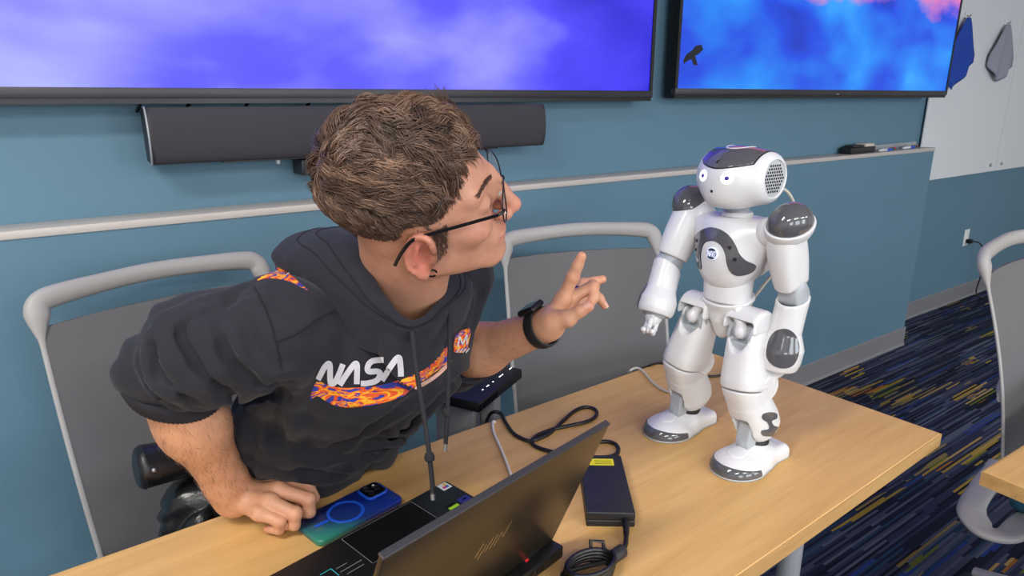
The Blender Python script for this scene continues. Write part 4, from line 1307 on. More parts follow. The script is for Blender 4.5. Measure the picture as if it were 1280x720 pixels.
def f_headskin(q):
    d = sd_ell(q, (-.012, 0, .034), (.092, .0715, .076))
    d = smin(d, sd_ell(q, (.030, 0, -.022), (.058, .062, .070)), .03)
    for s in (-1, 1):
        d = smin(d, sd_cap(q, (.000, s * .056, -.058), (.070, s * .018, -.096), .017, .015), .03)
        d = smin(d, sd_cap(q, (.076, s * .010, .020), (.062, s * .046, .019), .011, .010), .014)
        d = smin(d, sd_ell(q, (.058, s * .046, -.026), (.022, .018, .016)), .02)
    d = smin(d, sd_ell(q, (.080, 0, -.097), (.018, .022, .017)), .02)
    d = smin(d, sd_ell(q, (.078, 0, -.068), (.018, .030, .020)), .015)
    for s in (-1, 1):      # eye sockets and lids
        d = smax(d, -sd_ell(q, (.094, s * .033, .001), (.018, .019, .012)), .012)
        d = smin(d, sd_ell(q, (.0715, s * .033, .000), (.0135, .0165, .0125)), .005)
        d = smax(d, -sd_ell(q, (.086, s * .033, -.0015), (.006, .0125, .0024)), .0015)
    # nose
    d = smin(d, sd_cap(q, (.088, 0, .016), (.112, 0, -.034), .0100, .0098), .009)
    d = smin(d, sd_ell(q, (.080, 0, -.002), (.018, .016, .024)), .008)
    d = smin(d, sd_ell(q, (.1125, 0, -.037), (.0115, .0105, .0095)), .006)
    for s in (-1, 1):
        d = smin(d, sd_ell(q, (.100, s * .0115, -.042), (.011, .0075, .0075)), .006)
        d = smax(d, -sd_ell(q, (.105, s * .0065, -.049), (.006, .0035, .004)), .002)
    # lips
    d = smin(d, sd_ell(q, (.0925, 0, -.0645), (.0095, .024, .0052)), .004)
    d = smin(d, sd_ell(q, (.0905, 0, -.0755), (.0095, .021, .0062)), .004)
    d = smax(d, -sd_ell(q, (.103, 0, -.0700), (.009, .024, .0012)), .002)
    for s in (-1, 1): d = smin(d, ear_sdf(q, s), .004)
    return d
def f_body(P):
    n = len(P)
    d = np.full(n, 9.0, np.float32)
    def group(fn, c, r, k):
        nonlocal d
        dist = np.linalg.norm(P - a3(c), axis=1)
        m = dist < r
        out = (dist - r * .6).astype(np.float32)
        if m.any(): out[m] = fn(P[m])
        d = smin(d, out, k)
    # trunk under the clothes
    d = smin(d, sd_cap(P, NB + (PV - NB) * .25, NB + (PV - NB) * .55 + np.array([0, .03, 0]), .075, .075), 0)
    d = smin(d, sd_cap(P, NB + (PV - NB) * .55 + np.array([0, .03, 0]), PV, .075, .10), .05)
    d = smin(d, sd_cap(P, RS + (NB - RS) * .1 + np.array([0, .01, -.03]), LS + (NB - LS) * .1 + np.array([0, .01, -.03]), .035, .035), .04)
    d = smin(d, sd_cap(P, RS, RE, .040, .040), .03); d = smin(d, sd_cap(P, LS, LE, .036, .036), .02)
    # legs
    for hx, kx in ((.26, .25), (.44, .47)):
        hp = np.array([hx, 1.20, .575]); kn = np.array([kx, .80, .54]); an = np.array([kx, .84, .10]); to = np.array([kx, .70, .045])
        d = smin(d, sd_cap(P, hp, kn, .075, .055), .04); d = smin(d, sd_cap(P, kn, an, .052, .036), .02)
        d = smin(d, sd_cap(P, an, to, .034, .028), .02)
    # neck
    nk = head_w((-.030, 0, -.035)); nk2 = head_w((-.012, 0, -.085))
    d = smin(d, sd_cap(P, NB + np.array([.004, .014, -.01]), nk, .052, .050), .03)
    d = smin(d, sd_cap(P, NB + np.array([.012, -.012, .0]), nk2, .044, .043), .03)
    group(lambda Q: f_headskin(to_head(Q)), head_w((.0, 0, .0)), .22, .022)
    group(f_rarm, (RE + RW) / 2 + np.array([.04, 0, -.04]), .28, .03)
    group(f_larm, (LE + LW) / 2 + np.array([.04, -.04, .02]), .30, .010)
    return d
def skin_material():
    m = bpy.data.materials.new('skin'); m.use_nodes = True
    nt = m.node_tree; N = nt.nodes; L = nt.links; b = N['Principled BSDF']
    at = N.new('ShaderNodeAttribute'); at.attribute_name = 'tone'
    tc = N.new('ShaderNodeTexCoord'); ns = N.new('ShaderNodeTexNoise'); ns.inputs['Scale'].default_value = 55; ns.inputs['Detail'].default_value = 6
    L.new(tc.outputs['Object'], ns.inputs['Vector'])
    mx = N.new('ShaderNodeMix'); mx.data_type = 'RGBA'; mx.blend_type = 'MULTIPLY'
    mx.inputs[0].default_value = .6
    rp = N.new('ShaderNodeValToRGB'); rp.color_ramp.elements[0].position = .3; rp.color_ramp.elements[0].color = (.80, .70, .66, 1); rp.color_ramp.elements[1].position = .7; rp.color_ramp.elements[1].color = (1, 1, 1, 1)
    L.new(ns.outputs['Fac'], rp.inputs[0])
    L.new(at.outputs['Color'], mx.inputs[6]); L.new(rp.outputs[0], mx.inputs[7]); L.new(mx.outputs[2], b.inputs['Base Color'])
    b.inputs['Roughness'].default_value = .48
    b.inputs['Subsurface Weight'].default_value = .12; b.inputs['Subsurface Radius'].default_value = (.8, .3, .18); b.inputs['Subsurface Scale'].default_value = .006
    n2 = N.new('ShaderNodeTexNoise'); n2.inputs['Scale'].default_value = 420; n2.inputs['Detail'].default_value = 4
    L.new(tc.outputs['Object'], n2.inputs['Vector'])
    bp = N.new('ShaderNodeBump'); bp.inputs['Strength'].default_value = .25; bp.inputs['Distance'].default_value = .0012
    L.new(n2.outputs['Fac'], bp.inputs['Height']); L.new(bp.outputs[0], b.inputs['Normal'])
    return m
M_skin = skin_material()
bv, bf = sdf_mesh(f_body, (-.02, .60, .0), (.80, 1.36, 1.45), .0029, 2)
BODY = np_mesh('body', bv, bf, M_skin, man)
def skin_tones():
    co = np.empty(len(BODY.data.vertices) * 3); BODY.data.vertices.foreach_get('co', co); co = co.reshape(-1, 3)
    q = to_head(co.astype(np.float32))
    base = np.tile(np.array(lin((214, 160, 128))), (len(co), 1))
    def blend(mask, rgb, k):
        nonlocal base
        w_ = np.clip(mask, 0, 1)[:, None] * k
        base = base * (1 - w_) + np.array(lin(rgb)) * w_
    def blob(c, r): return np.clip(1.4 - np.linalg.norm((q - a3(c)) / a3(r), axis=1), 0, 1)
    inhead = (np.linalg.norm(q, axis=1) < .16).astype(float)
    blend(inhead, (208, 150, 126), .6)
    for s in (-1, 1):
        blend(blob((-.006, s * .078, -.026), (.024, .014, .036)) * (np.abs(q[:, 1]) > .070), (206, 112, 96), .75)
        blend(blob((.012, s * .066, -.030), (.016, .03, .026)), (104, 76, 56), .75)      # sideburn
        blend(blob((.030, s * .05, -.075), (.05, .03, .03)), (176, 124, 98), .55)      # stubble
        blend(blob((.068, s * .05, -.022), (.022, .02, .016)), (214, 140, 116), .5)
    blend(blob((.088, 0, -.075), (.026, .034, .03)), (178, 124, 100), .4)
    blend(blob((.097, 0, -.070), (.012, .022, .0085)), (192, 108, 100), .8)
    blend(blob((.113, 0, -.036), (.014, .016, .013)), (216, 134, 112), .7)
    # knuckles and finger tips
    for H in (RH, LH):
        for pts in H.values():
            for p in (pts[1], pts[3]):
                dd = np.linalg.norm(co - p, axis=1)
                blend(np.clip(1.3 - dd / .011, 0, 1), (216, 138, 112), .55)
    blend((np.linalg.norm(co - (RE + RW) / 2, axis=1) < .14).astype(float), (206, 152, 116), .5)
    at = BODY.data.color_attributes.new('tone', 'FLOAT_COLOR', 'POINT')
    at.data.foreach_set('color', np.concatenate([base, np.ones((len(co), 1))], 1).astype(np.float32).ravel())
skin_tones()
# eyes
for s in (-1, 1):
    e = lathe('eye', [(0, -.0119)] + [(.0119 * math.sin(math.pi * k / 12), -.0119 * math.cos(math.pi * k / 12)) for k in range(1, 12)] + [(0, .0119)], head_w((.0715, s * .033, -.001)), R_h[:, 0] * .95 + R_h[:, 1] * 0, mat('eyeball', (128, 106, 94), .5, spec=.15), BODY, 20)
    lathe('iris', [(0, 0), (.0066, 0), (.0064, .0008), (0, .0012)], head_w((.0715 + .0112, s * .033, -.001)), R_h[:, 0], mat('iris_brown', (58, 40, 28), .1), e, 18)
# finger nails on the visible tips
M_nail = mat('nail', (226, 170, 150), .25)
for H, nm, nn in ((LH, 'thumb', -C_F * .8 + C_U * .5), (LH, 'pinky', -C_F * .5 + C_R * .6 + C_U * .3)):
    p = H[nm]
    d = p[3] - p[2]; d /= np.linalg.norm(d); nn = nn - d * nn.dot(d); nn /= np.linalg.norm(nn); sd_ = np.cross(d, nn)
    c = p[3] + nn * FR[nm] * .72
    V = []
    for i in range(5):
        for j in range(5):
            u = i / 2 - 1; v = j / 2 - 1
            V.append(c + d * v * .0055 + sd_ * u * .0048 * (1 - .15 * v * v) + nn * (.0012 - .0020 * u * u))
    V += [v - nn * .003 for v in V]
    Fc = [(i * 5 + j, i * 5 + j + 1, i * 5 + j + 6, i * 5 + j + 5) for i in range(4) for j in range(4)]
    Fc += [tuple(25 + k for k in reversed(f)) for f in Fc]
    mesh_obj('fingernail', V, Fc, M_nail, BODY)
# eyebrows
def brow_locks():
    rnd = random.Random(5)
    hit_b = bvh_of([BODY])
    def put_hair(name, parts, shade):
        V, Fc = join_data(parts)
        o = mesh_obj(name, V, Fc, M_hair, BODY)
        a_ = o.data.attributes.new('shade', 'FLOAT', 'POINT'); a_.data.foreach_set('value', np.full(len(o.data.vertices), shade, np.float32))
    for s in (-1, 1):
        parts = []
        for k in range(240):
            u = rnd.random()
            q = np.array([.095 - .026 * u ** 1.6, s * (.014 + .038 * u), .0205 + .006 * math.sin(u * 2.6) + rnd.uniform(-.0035, .0035) * (1.2 - .6 * u)])
            p, nn, i_, dd = hit_b.find_nearest(Vector(head_w(q)))
            if p is None: continue
            p = np.array(p); nn = np.array(nn)
            d = R_h @ np.array([-.35, s * .9, .25 + rnd.uniform(-.3, .3)]); d = d - nn * d.dot(nn); d /= np.linalg.norm(d)
            l = rnd.uniform(.005, .009)
            parts.append(tube_data([p - nn * .0003, p + d * l * .5 + nn * .0009, p + d * l + nn * .0005], [.00026, .00024, .0001], 3, False))
        put_hair('eyebrow', parts, .36)
        parts = []
        for k in range(520):
            u = rnd.random(); v = rnd.random()
            q = np.array([.008 + .022 * u - .006 * v, s * .085, -.004 - .044 * v + .010 * u])
            p, nn, i_, dd = hit_b.ray_cast(Vector(head_w(q)), Vector(-R_h[:, 1] * s))
            if p is None: continue
            p = np.array(p); nn = np.array(nn)
            if abs(float((R_h.T @ (p - O_h))[1])) > .074: continue
            d = R_h @ np.array([-.15 + .4 * (u - .3), 0, -1.0]) + np.array([rnd.uniform(-.25, .25) for _ in range(3)])
            d = d - nn * d.dot(nn); d /= np.linalg.norm(d)
            l = rnd.uniform(.005, .009) * (1 - .35 * v)
            parts.append(tube_data([p - nn * .0003, p + d * l * .5 + nn * .0009, p + d * l + nn * .0004], [.0003, .00028, .0001], 3, False))
        put_hair('sideburn', parts, .40)
        parts = []
        for k in range(15):
            u = k / 14 * 2 - 1
            for up in (1, -1):
                b0_ = head_w((.0838 - .004 * u * u, s * .033 + u * .0115, -.0015 + up * .0022 * (1 - u * u)))
                d = R_h @ np.array([.8, u * .4, up * .5]); d /= np.linalg.norm(d)
                k_ = 1.0 if up > 0 else .6
                parts.append(tube_data([b0_, b0_ + d * .003 * k_, b0_ + d * .0048 * k_ + R_h[:, 2] * up * .0012], [.0002, .00016, .00006], 3, False))
        put_hair('eyelashes', parts, .2)

# ---- hair
def hair_material():
    m = bpy.data.materials.new('brown_hair'); m.use_nodes = True
    nt = m.node_tree; N = nt.nodes; L = nt.links; b = N['Principled BSDF']
    at = N.new('ShaderNodeAttribute'); at.attribute_name = 'shade'
    rp = N.new('ShaderNodeValToRGB'); el = rp.color_ramp.elements
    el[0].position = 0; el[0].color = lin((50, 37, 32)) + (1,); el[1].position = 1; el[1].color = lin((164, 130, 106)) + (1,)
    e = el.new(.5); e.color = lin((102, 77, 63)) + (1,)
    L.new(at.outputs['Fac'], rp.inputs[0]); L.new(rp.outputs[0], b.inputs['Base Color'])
    b.inputs['Roughness'].default_value = .42; b.inputs['Specular IOR Level'].default_value = .4
    return m
M_hair = hair_material()
def hair_zone(q):
    """>0 outside the hair-covered scalp (head space)"""
    x = q[:, 0]; z = q[:, 2]; ay = np.abs(q[:, 1])
    zl = np.interp(x, [-.13, -.075, -.045, -.030, -.022, .004, .010, .020, .026, .036, .054, .070], [-.060, -.058, -.050, -.030, .010, .012, -.030, -.030, .016, .046, .076, .090])
    zl = np.where((ay < .045) & (x > .03), np.interp(x, [.03, .05, .066, .082], [.036, .066, .086, .10]), zl)
    return zl - z
def f_hair(q):
    skull = sd_ell(q, (-.013, 0, .035), (.0915, .072, .0765))
    th = np.interp(q[:, 2], [-.07, -.02, .03, .07, .12], [.0015, .003, .005, .007, .008])
    th = th + .002 * np.sin(q[:, 0] * 70 + q[:, 1] * 40) * np.sin(q[:, 1] * 80 + 1.3) * (q[:, 2] > .05)
    d = skull - th
    return smax(d, hair_zone(q) * .8, .008)
hv, hf = sdf_mesh(f_hair, (-.15, -.12, -.09), (.12, .12, .18), .0030, 1)
def add_hair():
    rng = np.random.default_rng(11)
    q = hv
    P32 = q.astype(np.float32); e = .002
    g = np.stack([(f_hair(P32 + a3([e if k == i else 0 for k in range(3)])) - f_hair(P32 - a3([e if k == i else 0 for k in range(3)]))) for i in range(3)], 1)
    g /= np.maximum(np.linalg.norm(g, axis=1, keepdims=True), 1e-6)
    inner = sd_ell(P32, (-.013, 0, .035), (.0915, .072, .0765))
    zone = hair_zone(P32)
    cand = np.where((inner > .0015) & (zone < .006))[0]
    sides = 3
    whorl = np.array([-.085, -.01, .085])
    N_L = 30000
    idx = rng.choice(cand, N_L)
    p = q[idx] + rng.normal(size=(N_L, 3)) * .0012; n = g[idx]
    U = lambda a_, b_: rng.uniform(a_, b_, N_L)
    dot = lambda x, y: (x * y).sum(1, keepdims=True)
    nrm = lambda x: x / (np.linalg.norm(x, axis=1, keepdims=True) + 1e-6)
    top = np.clip((p[:, 2] - .01) / .085, 0, 1); tp = top[:, None]
    # guide locks: each strand follows the nearest guide and closes in on its tip
    NG = 850
    gi = rng.choice(cand, NG)
    gp = q[gi]; gn = g[gi]
    gt = np.clip((gp[:, 2] - .01) / .085, 0, 1); gtp = gt[:, None]
    # flow: away from the whorl, forward on top, down at the sides and nape
    gf = nrm((gp - whorl) - gn * dot(gp - whorl, gn))
    gf = gf * .8 + np.array([.55, 0, -.1]) * gtp + np.array([-.25, 0, -1.0]) * (1 - gtp) * .9
    cl1g = np.sin(gp[:, 1] * 75 + gp[:, 0] * 35 + 1.0)
    cl = np.stack([cl1g, np.sin(gp[:, 0] * 65 - gp[:, 2] * 50), np.cos(gp[:, 1] * 60 + gp[:, 0] * 45)], 1)
    gf = gf + cl * (.15 + .55 * gtp) + rng.normal(size=(NG, 3)) * (.10 + .28 * gtp)
    gf = nrm(gf - gn * dot(gf, gn))
    gL = rng.uniform(.75, 1.25, NG); glift = rng.uniform(.1, 1.2, NG); gph = rng.uniform(0, 6.28, NG); gsh = rng.normal(size=NG) * .10
    near = np.empty(N_L, int)
    for s0 in range(0, N_L, 4000):
        near[s0:s0 + 4000] = ((p[s0:s0 + 4000, None, :] - gp[None]) ** 2).sum(2).argmin(1)
    offs = p - gp[near]
    f = gf[near] + rng.normal(size=(N_L, 3)) * .09
    f = nrm(f - n * dot(f, n)); side = np.cross(n, f)
    L_ = (.009 + .030 * top ** .8) * gL[near] * U(.8, 1.15)
    lift = (.0006 + .0085 * top) * glift[near] * U(.6, 1.2)
    ph = gph[near] + rng.normal(size=N_L) * .3; wv = .0050 * top * U(.5, 1.2)
    r0 = (.0006 + .00030 * top) * U(.7, 1.3)
    cl1 = cl1g[near]
    K = 5; taper = [1, 1.05, .95, .7, .2]
    allV = np.zeros((N_L, K, sides, 3)); sh = np.zeros((N_L, K, sides))
    ed = np.linalg.norm(offs, axis=1)
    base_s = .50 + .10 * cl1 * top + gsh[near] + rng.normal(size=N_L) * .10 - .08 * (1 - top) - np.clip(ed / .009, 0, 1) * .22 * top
    for k in range(K):
        t = k / (K - 1)
        c = p - offs * (.55 * t ** 1.5 * (.3 + .7 * top))[:, None] - n * .004 + f * (L_ * t)[:, None] + n * (lift * math.sin(t * 2.4) + .004 * t * (1 - t) * 2 - (L_ * t) ** 2 * 5.0)[:, None] + side * (wv * np.sin(ph + t * 4.2))[:, None]
        for j in range(sides):
            a_ = 2 * math.pi * j / sides
            allV[:, k, j] = c + (n * math.cos(a_) + side * math.sin(a_)) * (r0 * taper[k])[:, None]
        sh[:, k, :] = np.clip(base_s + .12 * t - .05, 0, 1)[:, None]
    V = allV.reshape(-1, 3) @ R_h.T + O_h
    shades = sh.ravel()
    b0 = (np.arange(N_L) * K * sides)[:, None]
    quads = np.array([(k * sides + j, k * sides + (j + 1) % sides, (k + 1) * sides + (j + 1) % sides, (k + 1) * sides + j) for k in range(K - 1) for j in range(sides)])
    Fc = (b0[:, :, None] + quads[None]).reshape(-1, 4)
    base_w = hv @ R_h.T + O_h
    nV = len(V)
    VV = np.concatenate([np.array(V), base_w - (g @ R_h.T) * .0035])
    faces = np.concatenate([np.array(Fc), np.array(hf) + nV])
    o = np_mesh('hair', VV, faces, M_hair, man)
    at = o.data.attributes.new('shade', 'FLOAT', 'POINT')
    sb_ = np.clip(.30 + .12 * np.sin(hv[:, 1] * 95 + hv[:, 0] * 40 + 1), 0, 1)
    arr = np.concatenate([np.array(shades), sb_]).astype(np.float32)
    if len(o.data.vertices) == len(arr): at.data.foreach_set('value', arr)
    return o
HAIR = add_hair()
def arm_hair():
    rnd = random.Random(9)
    tree = bvh_of([BODY]); parts = []
    for A0, A1, n_ in ((RE, RW, 900), (LE, LW, 420)):
        ax = (A1 - A0) / np.linalg.norm(A1 - A0)
        u = np.cross(ax, (0, 0, 1.0)); u /= np.linalg.norm(u); v = np.cross(ax, u)
        for _ in range(n_):
            t = rnd.uniform(.12, .92); a = rnd.uniform(0, 6.283)
            rad = u * math.cos(a) + v * math.sin(a)
            c = A0 + (A1 - A0) * t
            p, nn, i_, dd = tree.ray_cast(Vector(c + rad * .09), Vector(-rad))
            if p is None: continue
            p = np.array(p); nn = np.array(nn)
            d = ax * .8 + np.array([rnd.uniform(-.6, .6) for _ in range(3)]); d = d - nn * d.dot(nn); d /= np.linalg.norm(d)
            l = rnd.uniform(.006, .012)
            parts.append(tube_data([p - nn * .0004, p + d * l * .5 + nn * .0022, p + d * l + nn * .0026], [.00016, .00014, .00005], 3, False))
    V, Fc = join_data(parts)
    o = mesh_obj('arm_hair', V, Fc, M_hair, BODY)
    a_ = o.data.attributes.new('shade', 'FLOAT', 'POINT'); a_.data.foreach_set('value', np.full(len(o.data.vertices), .58, np.float32))
    o['kind'] = 'stuff'
arm_hair()
brow_locks()

# ---- hoodie
def unit(v): v = np.array(v, float); return v / np.linalg.norm(v)
SPU = unit(NB - PV)
LATC = unit(unit(LS - RS) - SPU * unit(LS - RS).dot(SPU))
DEP = np.cross(LATC, SPU)         # towards the back or front; only used as an axis
RC_ = np.stack([LATC, DEP, SPU], 1)
LATP = unit(np.array([1, .12, 0])); LATP = unit(LATP - SPU * LATP.dot(SPU)); RP_ = np.stack([LATP, np.cross(LATP, SPU), SPU], 1)
RIM_C = np.array([.392, .818, 1.149])
HA = unit((0.05, -.535, .845)); HX = unit(np.array([1, 0.25, 0]) - HA * np.array([1, .25, 0]).dot(HA)); HY = np.cross(HA, HX)
RHD = np.stack([HX, HY, HA], 1)
def vnoise(Q, seed=0):
    """smooth value noise on a lattice, -1..1"""
    i = np.floor(Q).astype(np.int64); fr = (Q - i).astype(np.float32); fr = fr * fr * (3 - 2 * fr)
    def hsh(a, b, c):
        h = (a * 374761393 + b * 668265263 + c * 2147483647 + seed * 974711) & 0xffffffff
        h = ((h ^ (h >> 13)) * 1274126177) & 0xffffffff
        return ((h ^ (h >> 16)) & 0xffff).astype(np.float32) / 32767.5 - 1
    o = 0
    for dx in (0, 1):
        wx = fr[:, 0] if dx else 1 - fr[:, 0]
        for dy in (0, 1):
            wy = fr[:, 1] if dy else 1 - fr[:, 1]
            for dz in (0, 1):
                wz = fr[:, 2] if dz else 1 - fr[:, 2]
                o = o + hsh(i[:, 0] + dx, i[:, 1] + dy, i[:, 2] + dz) * wx * wy * wz
    return o
def fold_noise(P, along, across, wl, stretch, seed):
    """ridged folds: long in direction 'along', spaced wl apart in direction 'across'"""
    A_ = unit(along); B_ = unit(np.array(across) - A_ * np.dot(across, A_)); C_ = np.cross(A_, B_)
    q = np.stack([P @ a3(A_) / (wl * stretch), P @ a3(B_) / wl, P @ a3(C_) / (wl * 1.6)], 1)
    w_ = vnoise(q * .7 + 17.3, seed + 9)
    q = q + w_[:, None] * a3([.25, .45, .2])
    n1 = vnoise(q, seed)
    return 1.6 * np.sqrt(n1 * n1 + .012) - .5       # rounded ridges, narrow valleys
RA_ax = unit(RE - RS); RF_ax = unit(RW - RE); LA_ax = unit(LE - LS); LF_ax = unit(LW - LE)
R_CUFF = RE + RF_ax * .085
R_CUTP = PT(211, 500, .90); R_CUTN = unit(-.36 * C_R - .78 * C_U + .50 * C_F)
L_CUFF = LE + LF_ax * .046
def f_hoodie_base(P):
    c1 = NB + (PV - NB) * .20 + LATC * .0
    d = sd_ell(P, c1 + np.array([.0, -.006, -.022]), (.165, .104, .138), RC_)
    c2 = NB + (PV - NB) * .52 + np.array([-.012, .018, 0])
    d = smin(d, sd_ell(P, c2, (.180, .112, .20), RP_), .06)
    c3 = NB + (PV - NB) * .90 + np.array([-.006, .03, 0])
    d = smin(d, sd_ell(P, c3, (.192, .125, .15), RP_), .06)
    d = smin(d, sd_cap(P, RS, NB + np.array([-.05, .03, -.085]), .066, .052), .035)
    d = smin(d, sd_cap(P, LS, NB + np.array([.05, .03, -.075]), .058, .052), .035)
    # torso folds running from the arms down to the lap
    s1 = fold_noise(P, (.45, -.35, -.75), (.8, .2, .5), .055, 3.4, 3)
    s2 = fold_noise(P, (.9, -.25, -.35), (.3, .2, .9), .036, 3.6, 8)
    low = np.clip((1.04 - P[:, 2]) / .22, 0, 1)
    d = d - .014 * s1 * (.25 + .75 * low) - .010 * s2 * low
    # sleeves
    RM = RS + (RE - RS) * .62 + np.array([0, -.004, .012])
    dr = smin(smin(sd_cap(P, RS, RM, .068, .072), sd_cap(P, RM, RE + C_R * .016, .070, .051), .03), sd_cap(P, RE, R_CUFF, .0535, .0525), .01)
    ta = np.clip((P - a3(RS)) @ a3(RA_ax) / np.linalg.norm(RE - RS), 0, 1.2)
    circ = np.cross(RA_ax, (0.3, -.6, .7))
    sr = fold_noise(P, circ + RA_ax * .3, RA_ax, .036, 3.4, 21); sr2 = fold_noise(P, circ + RA_ax * .8, RA_ax, .060, 3.0, 35)
    ta = np.minimum(ta, 1.0)
    dr = dr - (np.clip(sr, -.4, .45) + .1) * (.003 + .006 * ta) - (np.clip(sr2, -.4, .45) + .1) * .008
    dr = smax(dr, plane(P, R_CUTP, R_CUTN), .006)
    d = smin(d, dr, .022)
    dl = smin(sd_cap(P, LS, LE, .060, .057), sd_cap(P, LE, L_CUFF, .056, .051), .02)
    sl_ = fold_noise(P, np.cross(LA_ax, (.6, -.6, .3)), LA_ax, .045, 3.0, 41)
    dl = dl - (np.clip(sl_, -.4, .45) + .1) * .014
    dl = smax(dl, plane(P, L_CUFF, LF_ax), .006)
    d = smin(d, dl, .02)
    # neck opening
    q = (P - a3(RIM_C)) @ a3(RHD)
    d = smax(d, -sd_ell(q, (0.004, -.006, .060), (.080, .100, .115)), .008)
    d = smax(d, (.60 - P[:, 2]), .01)
    return d * .8
def march(x, y):
    r_ = ray(x, y); t = .62
    for _ in range(80):
        d = float(f_hoodie_base((CAMP + r_ * t)[None].astype(np.float32))[0])
        if d < .0006: return CAMP + r_ * t
        t += max(d * .8, .0008)
        if t > 1.5: return None
    return CAMP + r_ * t
# creases traced on the cloth: (points, depth, width)
CREASES = [
    ([(254, 386), (231, 412), (229, 431), (242, 462)], .010, .0075),
    ([(249, 425), (247, 442), (261, 466)], .007, .006),
    ([(209, 410), (200, 437), (206, 472)], .009, .007),
    ([(191, 438), (195, 462), (206, 492)], .008, .006),
    ([(308, 366), (287, 381), (262, 402)], .008, .009),
    ([(268, 402), (287, 446), (328, 480), (356, 476)], .009, .008),
    ([(227, 402), (245, 452), (288, 492), (338, 498)], .009, .007),
    ([(193, 432), (218, 476), (250, 508)], .009, .006),
    ([(176, 452), (190, 482), (222, 508)], .007, .005),
    ([(212, 430), (228, 470), (262, 500)], .006, .005),
    ([(268, 526), (300, 506), (358, 486)], .012, .008),
    ([(300, 400), (318, 436), (334, 462)], .006, .009),
    ([(352, 478), (350, 520), (338, 570)], .007, .010),
    ([(376, 500), (386, 540), (380, 590)], .005, .010),
    ([(588, 452), (548, 496), (486, 546), (424, 584)], .009, .007),
    ([(566, 474), (522, 520), (458, 570)], .008, .006),
    ([(530, 490), (470, 530), (400, 568)], .006, .009),
    ([(540, 520), (500, 548), (450, 580)], .007, .005),
    ([(312, 520), (318, 560), (306, 606)], .007, .008),
    ([(600, 345), (598, 380), (586, 420)], .006, .007),
    ([(372, 388), (352, 380), (330, 372)], .005, .008),
]
CR3 = []
for pts_, dp, wd in CREASES:
    q3 = [march(*p) for p in catmull(pts_, 2)]
    q3 = [p for p in q3 if p is not None]
    if len(q3) > 1: CR3.append((q3, dp, wd))
def f_hoodie(P):
    d = f_hoodie_base(P)
    disp = np.zeros(len(P), np.float32)
    for q3, dp, wd0 in CR3:
        wd = wd0
        A3 = np.array(q3); c = A3.mean(0); rad = np.linalg.norm(A3 - c, axis=1).max() + wd * 4.5
        m = np.where((np.linalg.norm(P - a3(c), axis=1) < rad) & (np.abs(d) < .05))[0]
        if len(m) == 0: continue
        Q = P[m]; dist = None
        for a, b in zip(q3[:-1], q3[1:]):
            dd = sd_cap(Q, a, b, 0.0); dist = dd if dist is None else np.minimum(dist, dd)
        # fade at both ends
        e0 = np.linalg.norm(Q - a3(q3[0]), axis=1); e1 = np.linalg.norm(Q - a3(q3[-1]), axis=1)
        fade = np.clip(np.minimum(e0, e1) / .035, .05, 1); wd = wd * 1.2
        disp[m] += fade * dp * 1.1 * (np.exp(-(dist / wd) ** 2) - .55 * np.exp(-((dist - 2.1 * wd) / (1.1 * wd)) ** 2))
    return d + np.clip(disp, -.006, .009)
M_seam = mat('seam_dark', (20, 19, 25), .95)
M_hood = mat('charcoal_fleece', (29, 29, 38), .92, noise=(500, .22), bump=(700, .35, .0008), sheen=.06)
hv2, hf2 = sdf_mesh(f_hoodie, (-.05, .58, .58), (.76, 1.42, 1.36), .0036, 2)
HOODIE = np_mesh('hoodie', hv2, hf2, M_hood, man)
